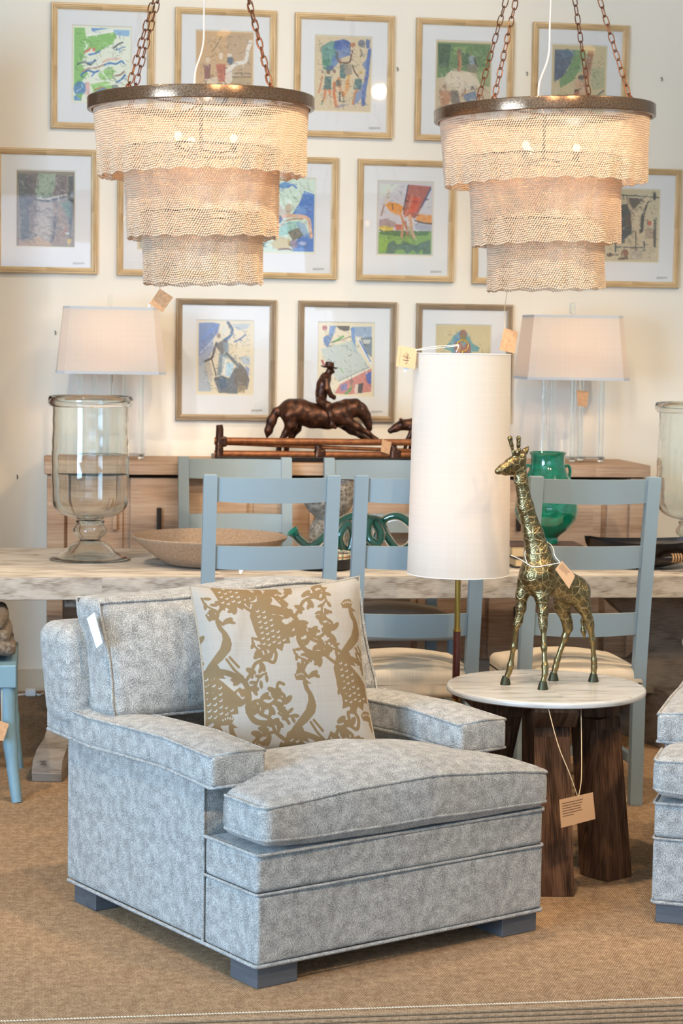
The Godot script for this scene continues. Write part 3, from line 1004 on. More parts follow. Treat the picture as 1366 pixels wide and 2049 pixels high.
func picture_prints() -> Array:
	var out := []
	# 0 horse race
	out.append(sketch("e6ead6", [["p", "74b843", 0.95, [2, 2, 20, 2, 22, 12, 45, 10, 72, 6, 74, 12, 68, 22, 54, 27, 44, 34, 30, 27, 22, 33, 14, 50, 26, 62, 10, 78, 2, 80]],
		["p", "3e7fd0", 0.9, [32, 2, 63, 1, 33, 6]], ["p", "6aa3dc", 0.8, [70, 3, 98, 3, 97, 11, 74, 10]], ["l", "f2f1ec", 0.9, 3, [24, 12, 50, 8, 68, 4]], ["p", "8cc95a", 0.9, [44, 62, 62, 52, 72, 56, 66, 68, 50, 70]], ["p", "8cc95a", 0.9, [30, 76, 60, 71, 66, 74, 34, 80]],
		["l", "3b3f45", 0.9, 2.5, [70, 27, 78, 22, 86, 19]], ["l", "2b62b4", 0.85, 1.5, [74, 30, 82, 27, 90, 25]], ["l", "e3bca4", 0.9, 4, [52, 46, 62, 42, 72, 42, 82, 40]], ["l", "2f6fb0", 0.9, 3, [54, 50, 64, 47, 74, 48, 84, 44, 88, 47]],
		["l", "d9563f", 0.9, 3, [20, 34, 27, 31, 30, 28]], ["e", "e0604a", 0.9, 36, 30, 3, 4, 0.2], ["l", "3672b6", 0.9, 3, [28, 37, 38, 35, 46, 32]], ["l", "39404a", 0.9, 3, [8, 50, 20, 47, 30, 50, 38, 44]], ["l", "2b66ad", 0.9, 2, [26, 48, 36, 46, 40, 44]],
		["l", "b08a6a", 0.9, 3, [16, 60, 28, 55, 40, 54, 52, 50]], ["l", "2b66b0", 0.9, 3, [14, 64, 26, 58, 36, 60, 44, 58]], ["l", "2b66b0", 0.9, 2, [32, 66, 38, 60]], ["e", "2f6da8", 0.9, 12, 82, 11, 13, 0.2], ["l", "bcd0dc", 0.7, 1.5, [6, 86, 14, 82, 16, 76]], ["p", "e2a8a0", 0.9, [22, 73, 29, 73, 29, 90, 22, 90]],
		["p", "7fbf4a", 0.9, [34, 78, 70, 76, 70, 88, 36, 90]], ["l", "c25a4a", 0.9, 2, [38, 83, 50, 80, 60, 82]], ["l", "2d64a8", 0.9, 2.5, [28, 92, 40, 86, 56, 80]], ["p", "6f7a72", 0.9, [68, 76, 78, 75, 78, 86, 70, 88]], ["l", "ffffff", 0.9, 2, [20, 20, 24, 26, 20, 30]], ["l", "ffffff", 0.9, 2, [48, 58, 58, 66, 62, 70]], ["p", "3a78be", 0.8, [2, 92, 12, 90, 14, 98, 3, 98]], ["p", "7fbf4a", 0.9, [4, 90, 18, 88, 14, 96]], ["l", "8a6a4a", 0.9, 3, [72, 64, 82, 62, 88, 58]], ["l", "2d64a8", 0.9, 3, [76, 72, 84, 68, 90, 62]]], 101, 240))
	# 1 fencers
	out.append(sketch("cda878", [["p", "b9a183", 0.7, [52, 2, 96, 2, 96, 60, 60, 60]], ["p", "a89a78", 0.6, [62, 60, 96, 62, 96, 98, 66, 98]], ["l", "54503c", 0.8, 1.2, [44, 6, 34, 20, 27, 27]], ["l", "5c5638", 0.7, 1.5, [60, 56, 78, 54, 96, 55]], ["l", "6d684c", 0.7, 2, [62, 60, 96, 59]],
		["l", "e8e2d6", 0.95, 7, [58, 50, 70, 42, 86, 38, 90, 24, 95, 12]], ["p", "e6ded0", 0.9, [48, 46, 62, 44, 64, 64, 56, 72, 46, 70]], ["e", "46586e", 0.95, 59, 38, 6, 8, 0], ["e", "eae3d4", 0.9, 58, 31, 5, 4, 0], ["p", "bb5a36", 0.95, [35, 43, 52, 43, 50, 67, 39, 66]], ["e", "ece2cc", 0.9, 43, 32, 4, 7, 0],
		["p", "7a4038", 0.9, [14, 45, 25, 44, 24, 63, 15, 64]], ["e", "e0d4bc", 0.9, 20, 38, 4, 6, 0], ["p", "ded2c0", 0.85, [16, 64, 38, 60, 36, 94, 20, 96]], ["p", "6f93b8", 0.9, [37, 68, 56, 70, 52, 97, 38, 97]], ["p", "e4dccb", 0.8, [40, 74, 50, 72, 46, 97, 40, 97]],
		["l", "383c3a", 0.95, 8, [48, 97, 56, 84, 66, 80, 74, 78, 84, 84, 86, 96]], ["l", "43464a", 0.9, 5, [62, 80, 72, 76, 82, 80]], ["l", "4b5664", 0.8, 2, [16, 66, 20, 84, 24, 97]], ["l", "7a6a52", 0.7, 1.5, [28, 92, 36, 80, 44, 72]], ["p", "c46a46", 0.7, [66, 92, 82, 90, 80, 99, 66, 99]]], 102, 200))
	# 2 basketball
	out.append(sketch("d6c4a0", [["p", "4d9088", 0.9, [10, 14, 28, 6, 40, 8, 36, 30, 28, 46, 16, 44, 12, 30]], ["p", "3f7f62", 0.8, [12, 32, 26, 30, 22, 46, 14, 44]], ["p", "2c4ea6", 0.95, [34, 6, 50, 3, 62, 6, 58, 14, 44, 18, 32, 16]], ["p", "5878b8", 0.85, [36, 18, 62, 12, 62, 24, 48, 28, 36, 40, 28, 44, 30, 30]], ["p", "4a5a86", 0.8, [20, 40, 32, 38, 30, 46, 20, 46]],
		["e", "b0653f", 0.95, 66, 10, 5, 4.5, 0], ["e", "4a5674", 0.8, 82, 8, 7, 7, 0], ["p", "3c5a9c", 0.9, [90, 2, 97, 3, 96, 15, 91, 14]], ["l", "4d68a8", 0.85, 7, [97, 16, 94, 34, 92, 52, 88, 72, 86, 90]], ["p", "5f7ab4", 0.8, [84, 36, 96, 24, 92, 46]], ["p", "6480bc", 0.8, [80, 62, 92, 60, 88, 78, 70, 92, 72, 80]], ["l", "6a5a48", 0.7, 2, [80, 16, 82, 22, 80, 26]],
		["l", "6b4a36", 0.9, 3, [40, 20, 38, 28, 44, 34, 60, 34, 64, 24, 66, 18]], ["e", "c98a5a", 0.9, 45, 31, 3, 4, 0], ["p", "3f6a6e", 0.9, [44, 38, 52, 36, 54, 56, 44, 56]], ["p", "8f8272", 0.85, [50, 38, 64, 36, 66, 50, 54, 52]], ["l", "5a4030", 0.9, 2.5, [66, 38, 70, 46, 76, 52]], ["l", "d58a52", 0.95, 5, [42, 56, 44, 68, 46, 74]], ["l", "d98e50", 0.95, 7, [58, 60, 56, 70, 50, 78]], ["l", "e0a24a", 0.9, 4, [60, 52, 58, 62, 54, 74]],
		["e", "6b4a30", 0.9, 13, 48, 3, 3, 0], ["e", "5d4432", 0.9, 23, 48, 4, 4, 0], ["e", "7a5638", 0.9, 34, 47, 3, 4, 0], ["e", "c9a04a", 0.9, 81, 47, 4, 3, 0], ["p", "3e6360", 0.95, [18, 54, 28, 54, 28, 72, 15, 72]], ["p", "42696a", 0.95, [72, 56, 84, 56, 82, 70, 68, 70]], ["l", "c78a5a", 0.9, 3, [12, 54, 10, 64, 6, 76]], ["l", "d57f4a", 0.95, 4, [18, 72, 17, 82, 13, 88]], ["l", "d57f4a", 0.95, 4, [25, 72, 27, 78]], ["l", "d47a42", 0.95, 5, [34, 62, 34, 78, 38, 94]], ["l", "3f4a5c", 0.9, 3, [44, 74, 44, 86]], ["l", "c9804c", 0.95, 4, [74, 70, 70, 80, 68, 90]], ["p", "8f86a0", 0.8, [34, 96, 50, 90, 64, 90, 46, 95]], ["l", "4b8a6a", 0.9, 2, [14, 86, 12, 92]], ["l", "4a4238", 0.7, 1.5, [48, 74, 52, 88]], ["p", "48534a", 0.8, [38, 58, 48, 58, 46, 66, 36, 66]]], 103, 280))
	# 3 swimmers at a rock
	out.append(sketch("c9b694", [["p", "4f7a3c", 0.9, [2, 2, 98, 2, 98, 34, 70, 42, 30, 36, 16, 48, 2, 50]], ["p", "2f4a2c", 0.85, [2, 4, 26, 4, 22, 34, 6, 36]], ["p", "9ab06a", 0.7, [30, 8, 56, 6, 50, 14, 32, 18]], ["p", "35552f", 0.8, [48, 14, 60, 16, 56, 36, 46, 30]], ["p", "7d9a5a", 0.7, [70, 30, 98, 36, 98, 60, 78, 58]], ["l", "a05a3a", 0.95, 6, [40, 14, 42, 26, 41, 38]], ["l", "c98a5a", 0.9, 3, [41, 16, 44, 30, 42, 38]], ["e", "7a6258", 0.9, 42, 12, 5, 4, 0], ["p", "9aa2b4", 0.9, [58, 20, 66, 17, 70, 30, 62, 34]], ["l", "3a3230", 0.9, 3, [68, 20, 72, 30]], ["e", "d66a3a", 0.9, 62, 17, 2, 2, 0], ["p", "8d7a6a", 0.8, [54, 30, 76, 30, 74, 42, 58, 40]],
		["p", "ddd0b8", 0.95, [18, 44, 30, 38, 46, 42, 58, 40, 76, 50, 82, 60, 60, 64, 48, 70, 30, 62, 16, 58]], ["p", "b97f56", 0.95, [6, 66, 28, 68, 26, 80, 20, 90, 10, 88]], ["e", "8d6546", 0.9, 16, 61, 5, 4, 0], ["p", "63584e", 0.85, [26, 66, 40, 66, 46, 86, 30, 84]], ["l", "a8714a", 0.9, 3, [46, 74, 52, 68, 54, 64]], ["e", "3e4048", 0.9, 66, 62, 4, 4, 0], ["p", "5f7396", 0.9, [50, 72, 72, 66, 76, 76, 56, 82]], ["p", "97a0a6", 0.8, [62, 76, 76, 76, 74, 92, 60, 92]], ["l", "9a6c4a", 0.9, 3, [84, 70, 88, 80, 88, 92]], ["p", "a39484", 0.8, [4, 88, 40, 86, 60, 92, 60, 99, 4, 99]], ["e", "e6d25a", 0.9, 90, 26, 2, 2, 0]], 104, 320))
	# 4 surfers and board
	out.append(sketch("c9b98e", [["p", "3a4a6a", 0.95, [4, 6, 40, 6, 34, 24, 18, 44, 4, 50]], ["p", "5f7a96", 0.7, [14, 6, 44, 6, 36, 14, 16, 18]], ["p", "5c8a4e", 0.9, [40, 6, 64, 5, 50, 34, 38, 48, 16, 58, 14, 48, 32, 30]], ["p", "8fae84", 0.7, [56, 6, 68, 5, 54, 36, 48, 36]], ["p", "8a5a3c", 0.95, [66, 6, 76, 6, 66, 44, 58, 40]], ["p", "a87350", 0.8, [70, 10, 76, 10, 68, 50, 62, 44]], ["e", "4a3528", 0.95, 54, 43, 7, 5, 0], ["p", "c9a07a", 0.95, [44, 46, 62, 48, 70, 66, 60, 78, 40, 74]], ["l", "8d5434", 0.9, 4, [60, 52, 66, 64, 64, 72]], ["e", "2a2620", 0.95, 46, 62, 5, 4, 0], ["l", "b0683c", 0.95, 6, [48, 64, 38, 72, 32, 84, 20, 92]], ["l", "d8b890", 0.9, 4, [50, 70, 44, 82, 34, 92]], ["l", "5a3a2a", 0.9, 4, [4, 76, 14, 88, 28, 92]], ["l", "4a4a48", 0.9, 2.5, [66, 78, 80, 70, 96, 60]], ["p", "6f8fa6", 0.6, [8, 72, 36, 66, 30, 86, 14, 86]], ["p", "7ba05a", 0.8, [70, 84, 96, 78, 96, 98, 66, 98]], ["l", "3c4448", 0.9, 2.5, [70, 92, 80, 86, 92, 82]], ["p", "b78456", 0.9, [36, 90, 56, 80, 62, 98, 36, 98]], ["p", "8fa07a", 0.5, [72, 30, 96, 28, 96, 56, 76, 60]]], 105, 240))
	# 5 tree trunk
	out.append(sketch("8a7a66", [["p", "4a4a40", 0.9, [2, 4, 16, 4, 22, 60, 20, 96, 8, 94, 6, 50]], ["p", "3a3a34", 0.9, [90, 6, 98, 6, 97, 60, 92, 90, 90, 60, 88, 30]], ["p", "5a4640", 0.8, [14, 4, 36, 3, 30, 30, 26, 52, 18, 56]], ["p", "8ea383", 0.9, [38, 2, 68, 3, 66, 22, 56, 34, 36, 36, 32, 26]], ["p", "a9b79c", 0.7, [46, 4, 62, 6, 54, 24, 38, 30]], ["p", "6d5650", 0.85, [68, 4, 86, 6, 86, 30, 64, 32]], ["l", "e2d9c8", 0.95, 2, [34, 35, 48, 37, 64, 34, 86, 30]], ["l", "24271f", 0.95, 2.5, [34, 38, 50, 39, 66, 37, 84, 33]], ["p", "b8a99a", 0.9, [36, 42, 62, 40, 60, 70, 56, 98, 36, 98, 30, 70]], ["p", "9d7a56", 0.85, [62, 40, 76, 44, 90, 74, 84, 96, 62, 98, 64, 66]], ["l", "3c2e26", 0.9, 4, [66, 60, 65, 74, 62, 92]], ["p", "587a5c", 0.8, [78, 42, 92, 36, 94, 62, 88, 60]], ["p", "7d6247", 0.8, [20, 46, 34, 44, 32, 72, 24, 84]], ["e", "d7b23a", 0.95, 91, 92, 4, 6, 0.3], ["l", "c2603c", 0.9, 2.5, [80, 82, 86, 76]], ["e", "d2cfd0", 0.8, 88, 82, 4, 3, 0], ["e", "3c3a38", 0.9, 33, 85, 3, 2, 0], ["p", "caa06c", 0.8, [4, 92, 40, 88, 60, 96, 60, 99, 4, 99]]], 106, 640))
	# 6 low frame mostly behind the lamp: rowers
	out.append(sketch("d4c4a0", [["p", "6d8aa8", 0.8, [2, 4, 98, 4, 98, 50, 2, 54]], ["p", "7d6a50", 0.85, [2, 54, 98, 48, 98, 70, 2, 76]], ["l", "8a5a3c", 0.9, 6, [12, 60, 40, 52, 70, 56]], ["p", "a8b0a0", 0.8, [2, 78, 98, 72, 98, 98, 2, 98]]], 107, 240))
	# 7 diver under water
	out.append(sketch("cfe0cf", [["p", "4f93b4", 0.9, [2, 4, 14, 4, 16, 40, 10, 62, 2, 70]], ["p", "cfe3d0", 0.9, [14, 6, 60, 4, 70, 30, 58, 48, 44, 50, 26, 48, 18, 30]], ["p", "3f7ec4", 0.9, [28, 10, 46, 4, 60, 8, 44, 14]], ["l", "3468b8", 0.9, 3, [50, 12, 58, 8, 66, 12]], ["p", "c4a68a", 0.8, [28, 30, 36, 34, 44, 42, 52, 32, 58, 36, 54, 52, 32, 52]], ["p", "2f68c2", 0.95, [80, 16, 98, 20, 98, 98, 60, 98, 70, 80, 96, 70, 86, 52, 60, 48, 74, 30]], ["p", "6f9fd6", 0.7, [64, 40, 86, 34, 84, 50, 66, 48]], ["l", "e2b496", 0.95, 6, [38, 52, 56, 50, 74, 50, 88, 54, 92, 68, 94, 78]], ["l", "a8683c", 0.8, 2, [44, 58, 62, 54, 78, 54]], ["e", "3c4a7a", 0.95, 34, 55, 8, 8, 0], ["l", "d8a288", 0.9, 4, [42, 62, 34, 66, 24, 72, 12, 80]], ["p", "8fc4b8", 0.9, [28, 70, 52, 58, 76, 56, 62, 72, 40, 78, 18, 82]], ["p", "7ea6cc", 0.8, [66, 58, 82, 60, 90, 76, 78, 80]], ["p", "5c5140", 0.85, [52, 72, 70, 66, 80, 76, 62, 84]], ["p", "cdb26c", 0.9, [20, 88, 40, 78, 56, 82, 54, 94, 34, 97]], ["e", "d9d4e4", 0.85, 78, 87, 8, 4, 0], ["e", "8d7a9a", 0.85, 62, 88, 8, 8, 0], ["l", "3f6a58", 0.9, 4, [6, 94, 14, 84, 28, 80]], ["l", "7a4a34", 0.9, 3, [36, 96, 50, 95, 58, 96]]], 108, 280))
	# 8 biplane
	out.append(sketch("c9c7cc", [["p", "d2dccb", 0.8, [3, 3, 40, 3, 20, 16, 3, 24]], ["p", "a3402c", 0.95, [55, 3, 97, 5, 88, 18, 74, 42, 62, 48, 46, 44]], ["p", "d24e2c", 0.95, [58, 20, 80, 20, 70, 40, 56, 42]], ["l", "2f3450", 0.9, 2, [54, 4, 50, 22, 46, 38]], ["l", "3a477a", 0.9, 3, [95, 8, 86, 22, 78, 34]], ["l", "c77a62", 0.9, 5, [62, 18, 56, 34, 50, 46]], ["l", "9c5142", 0.9, 4, [82, 22, 74, 38, 66, 48]], ["p", "e28a1f", 0.95, [14, 32, 20, 27, 36, 29, 46, 33, 42, 46, 32, 44, 22, 40]], ["p", "e08a22", 0.95, [72, 43, 98, 44, 98, 56, 70, 52]], ["l", "3a2a20", 0.9, 2.5, [68, 52, 82, 55, 98, 56]], ["l", "4a3a34", 0.8, 1.5, [26, 30, 27, 38]], ["l", "d6bfa0", 0.9, 3, [19, 12, 16, 22, 12, 30]], ["l", "a8806a", 0.9, 3, [11, 32, 8, 40, 6, 46]], ["p", "9a7a74", 0.8, [3, 52, 16, 50, 34, 56, 32, 62, 3, 62]], ["p", "dcc23a", 0.95, [3, 62, 12, 60, 28, 62, 28, 66, 10, 68, 3, 66]], ["l", "3a3430", 0.9, 2, [4, 66, 14, 68, 28, 67]], ["e", "d8d2cc", 0.9, 6, 68, 3, 2, 0], ["p", "c4553c", 0.9, [32, 58, 44, 58, 44, 65, 34, 66]], ["p", "98a0b4", 0.8, [66, 56, 98, 58, 98, 66, 70, 64]],
		["p", "6fa03c", 0.95, [2, 68, 98, 66, 98, 98, 2, 98]], ["p", "3f6a44", 0.85, [4, 68, 40, 66, 96, 66, 90, 72, 40, 74, 6, 72]], ["p", "4b6a6a", 0.9, [20, 84, 30, 80, 36, 86, 44, 84, 48, 80, 60, 84, 72, 86, 80, 82, 96, 78, 97, 97, 84, 98, 82, 90, 74, 98, 66, 92, 54, 98, 48, 92, 36, 92, 30, 98, 16, 98]], ["p", "93b845", 0.8, [4, 76, 20, 78, 16, 92, 4, 96]], ["l", "c9906a", 0.95, 5, [42, 46, 46, 54, 45, 64, 44, 74]], ["l", "d9a884", 0.95, 6, [58, 46, 60, 56, 62, 66, 66, 74]], ["l", "b77a56", 0.95, 4, [50, 54, 52, 64, 54, 72]], ["e", "d9a888", 0.9, 36, 43, 3, 3, 0], ["e", "d6a27c", 0.9, 58, 45, 3, 3, 0], ["p", "b0a284", 0.85, [54, 60, 64, 60, 64, 72, 58, 72]]], 109, 160))
	# 9 frame behind the right lamp: tennis
	out.append(sketch("cfc3a4", [["p", "6f8f5e", 0.8, [2, 4, 98, 4, 98, 60, 2, 56]], ["p", "a37a52", 0.85, [2, 58, 98, 62, 98, 98, 2, 98]], ["l", "e8e2d8", 0.9, 6, [40, 30, 52, 50, 44, 76]], ["p", "5a4a3c", 0.8, [4, 80, 40, 84, 36, 98, 4, 98]]], 110, 240))
	# 10 weight lifter
	out.append(sketch("cbbd9a", [["l", "3a3c40", 0.95, 1.8, [2, 8, 40, 8, 74, 9, 98, 10]], ["e", "2f2b2a", 0.95, 90, 8, 3.5, 9, 0], ["e", "3a332e", 0.9, 4, 10, 5, 9, 0], ["p", "433528", 0.9, [40, 11, 68, 12, 56, 24, 50, 28]], ["p", "201d1c", 0.9, [20, 22, 40, 20, 50, 36, 48, 62, 34, 68, 18, 62]], ["p", "6a4a34", 0.7, [36, 36, 50, 34, 48, 50, 38, 52]], ["p", "2a2420", 0.9, [74, 20, 80, 14, 72, 36, 70, 58, 62, 62, 64, 40]], ["p", "d2bd9a", 0.95, [46, 36, 58, 30, 66, 32, 64, 54, 50, 56]], ["l", "c9b08e", 0.95, 6, [50, 34, 44, 24, 38, 12]], ["l", "d6c2a0", 0.95, 6, [64, 32, 70, 22, 76, 10]], ["l", "7a4a3a", 0.7, 1.5, [38, 12, 42, 20]], ["e", "b59a78", 0.95, 57, 27, 4, 4, 0], ["l", "cbb592", 0.95, 6, [52, 54, 51, 68, 49, 82]], ["l", "cbb592", 0.95, 6, [60, 54, 62, 68, 62, 80]], ["l", "3a322a", 0.8, 2, [56, 58, 57, 72, 56, 84]], ["e", "8d8fa0", 0.8, 31, 40, 3, 4, 0], ["p", "3f3a44", 0.85, [24, 48, 38, 46, 36, 74, 26, 76]], ["e", "b99a7a", 0.85, 33, 54, 3, 3, 0], ["e", "c2482c", 0.95, 82, 46, 4, 5, 0], ["p", "a98a72", 0.85, [74, 54, 90, 52, 90, 66, 76, 68]], ["p", "c9b696", 0.85, [70, 66, 92, 68, 88, 98, 74, 96]], ["p", "2a2624", 0.85, [90, 40, 95, 38, 95, 80, 91, 78]], ["l", "4a4c50", 0.9, 2, [20, 80, 46, 80, 74, 80]], ["l", "3c4458", 0.9, 3, [19, 74, 19, 86]], ["l", "3c3f4a", 0.9, 3, [73, 72, 73, 84]], ["e", "8a5236", 0.95, 37, 88, 7.5, 7, 0], ["e", "4a2c22", 0.9, 8, 91, 6, 4, 0], ["l", "4a3c34", 0.9, 2, [8, 91, 24, 91]], ["p", "4a3428", 0.85, [24, 96, 42, 92, 44, 97, 26, 98]], ["p", "a99c88", 0.8, [46, 86, 72, 82, 70, 96, 48, 97]]], 111, 320))
	# 11 climber
	out.append(sketch("e3d6b8", [["p", "4463b0", 0.9, [3, 3, 26, 2, 40, 4, 36, 16, 26, 26, 12, 44, 3, 48]], ["p", "7f8fbc", 0.8, [3, 34, 26, 24, 30, 36, 20, 52, 8, 62, 3, 60]], ["l", "5d82d0", 0.85, 3, [10, 24, 22, 14, 34, 6]], ["l", "b8c2d8", 0.7, 3, [6, 44, 18, 34, 28, 26]], ["p", "94a8c4", 0.75, [3, 60, 14, 52, 18, 70, 26, 96, 3, 96]], ["p", "a9a49e", 0.75, [12, 56, 22, 54, 28, 72, 26, 84, 14, 72]], ["p", "9fb4c9", 0.75, [62, 4, 94, 3, 88, 10, 72, 12]], ["p", "9fb8d0", 0.8, [76, 48, 94, 48, 94, 60, 82, 58]], ["p", "6f86c0", 0.8, [86, 60, 94, 64, 92, 74]], ["l", "4a5f94", 0.85, 2.5, [66, 28, 76, 24, 86, 18]], ["p", "cfd4cc", 0.6, [42, 8, 52, 6, 52, 16, 44, 16]],
		["l", "31507f", 0.95, 5, [48, 26, 58, 20, 62, 12, 58, 6, 54, 2]], ["l", "5a4636", 0.9, 3, [56, 2, 57, 8]], ["p", "5a4a3a", 0.95, [32, 32, 46, 26, 54, 26, 52, 40, 44, 46, 38, 40]], ["p", "7f93a4", 0.85, [46, 28, 56, 30, 56, 42, 48, 42]], ["e", "86663e", 0.95, 38, 20, 4, 5, 0], ["l", "4a3c30", 0.95, 4, [34, 30, 30, 40, 26, 50, 14, 55]], ["p", "6d8494", 0.95, [40, 44, 52, 44, 48, 62, 42, 74, 36, 74]], ["l", "6a6e70", 0.95, 6, [52, 44, 60, 50, 70, 58]], ["p", "a9d4ec", 0.9, [52, 56, 66, 58, 60, 76, 50, 74]], ["p", "f2efe4", 0.7, [46, 48, 54, 52, 50, 72, 44, 76]],
		["p", "545b66", 0.95, [30, 78, 44, 74, 58, 78, 66, 66, 76, 56, 88, 66, 94, 80, 90, 92, 70, 99, 40, 98]], ["p", "3f5f82", 0.7, [38, 78, 50, 76, 54, 90, 42, 94]], ["p", "6f6152", 0.8, [66, 66, 80, 62, 92, 78, 84, 90, 66, 88]], ["p", "b79c6c", 0.7, [74, 88, 90, 88, 84, 98, 72, 97]], ["l", "3a3430", 0.8, 2, [26, 52, 30, 64, 34, 74]]], 112, 200))
	# 12 still life of boards and flags
	out.append(sketch("e6dabb", [["p", "5f86c6", 0.9, [20, 4, 32, 4, 24, 20, 16, 34, 10, 30, 8, 20, 18, 16]], ["p", "ecdfc4", 0.9, [30, 6, 58, 4, 60, 22, 24, 30, 28, 16]], ["p", "3c3836", 0.9, [32, 4, 56, 4, 54, 10, 46, 11, 38, 9]], ["p", "86a0c4", 0.9, [60, 5, 96, 4, 95, 20, 68, 18]], ["p", "5a88cc", 0.9, [58, 6, 64, 6, 68, 40, 62, 36]], ["p", "5f7486", 0.9, [76, 20, 96, 18, 96, 46, 86, 40]], ["p", "e6e0d2", 0.9, [80, 22, 94, 22, 92, 28, 82, 28]], ["l", "52b04a", 0.95, 3, [26, 26, 36, 22, 44, 18]], ["l", "6a5c44", 0.9, 1.2, [22, 27, 40, 23, 58, 18]], ["l", "e8ecea", 0.9, 3, [70, 20, 84, 40, 96, 56]], ["l", "3f68c4", 0.9, 2, [74, 24, 84, 38, 94, 52]],
		["p", "bcc8c4", 0.95, [4, 36, 60, 24, 92, 60, 36, 80, 16, 58]], ["l", "6a706a", 0.8, 1, [36, 80, 92, 60]], ["l", "dfe0d4", 0.9, 3, [38, 82, 92, 63]], ["p", "c96a62", 0.9, [40, 84, 96, 62, 96, 94, 56, 98, 30, 97]], ["p", "2f58be", 0.95, [86, 70, 96, 66, 96, 84, 90, 82]], ["p", "6f7fc4", 0.85, [40, 86, 52, 82, 52, 92, 42, 94]], ["p", "2a2826", 0.95, [72, 84, 82, 82, 80, 96, 72, 96]], ["p", "e6e2d4", 0.9, [66, 84, 73, 84, 72, 96, 66, 96]], ["e", "7a6a5a", 0.8, 60, 80, 4, 5, 0], ["l", "5aa04a", 0.9, 4, [50, 97, 58, 92, 60, 86]], ["e", "a83a34", 0.9, 10, 7, 5, 5, 0.4], ["l", "b04a42", 0.9, 4, [6, 52, 10, 58]], ["l", "7ab05a", 0.8, 2, [40, 62, 44, 68]]], 113, 160))
	# 13 figure on a blue boat
	out.append(sketch("cfbf90", [["p", "4f93a0", 0.9, [32, 14, 46, 6, 58, 10, 66, 24, 80, 30, 78, 36, 64, 36, 92, 52, 70, 56, 60, 50, 30, 50, 28, 36, 14, 32, 26, 22]], ["p", "5a86b4", 0.8, [34, 16, 44, 8, 42, 30, 34, 60, 28, 60]], ["e", "9a5a44", 0.95, 49, 12, 7, 9, 0], ["e", "8a7a34", 0.9, 49, 18, 6, 8, 0], ["p", "a85a4a", 0.95, [34, 24, 44, 22, 50, 30, 58, 22, 64, 28, 62, 56, 36, 56]], ["p", "caa090", 0.7, [40, 26, 46, 26, 44, 40, 40, 40]], ["p", "7a4a44", 0.9, [44, 36, 56, 36, 56, 56, 44, 56]], ["p", "7f9aa0", 0.8, [10, 60, 92, 58, 88, 84, 14, 86]], ["l", "5a4a3c", 0.9, 4, [14, 74, 50, 82, 88, 72]], ["p", "a8906a", 0.7, [6, 86, 94, 84, 94, 98, 6, 98]]], 114, 160))
	return out

# frames hang on the wall plane; x is the left edge, y the top
const FRAME_W := 0.462
const FRAME_H := 0.562

func frame_rail(length: float, profile_w: float) -> Geo:
	# moulding along x with mitred ends: stepped ridges
	var g := Geo.new()
	var prof := [Vector2(0.0, 0.0), Vector2(0.0, 0.020), Vector2(0.004, 0.026), Vector2(0.009, 0.026), Vector2(0.0105, 0.022), Vector2(0.012, 0.0255), Vector2(0.016, 0.0255), Vector2(0.0175, 0.021), Vector2(0.019, 0.023), Vector2(0.023, 0.022), Vector2(0.0245, 0.017), Vector2(profile_w, 0.015), Vector2(profile_w, 0.004)]
	for k in prof.size() - 1:
		var p: Vector2 = prof[k]
		var q: Vector2 = prof[k + 1]
		var o := Vector3(0, q.x - p.x, 0) + Vector3(0, 0, 1)
		var nrm := Vector3(0, -(q.y - p.y), q.x - p.x)
		g.face(Vector3(-length / 2 + p.x, p.x, p.y), Vector3(length / 2 - p.x, p.x, p.y), Vector3(length / 2 - q.x, q.x, q.y), Vector3(-length / 2 + q.x, q.x, q.y), nrm)
	return g

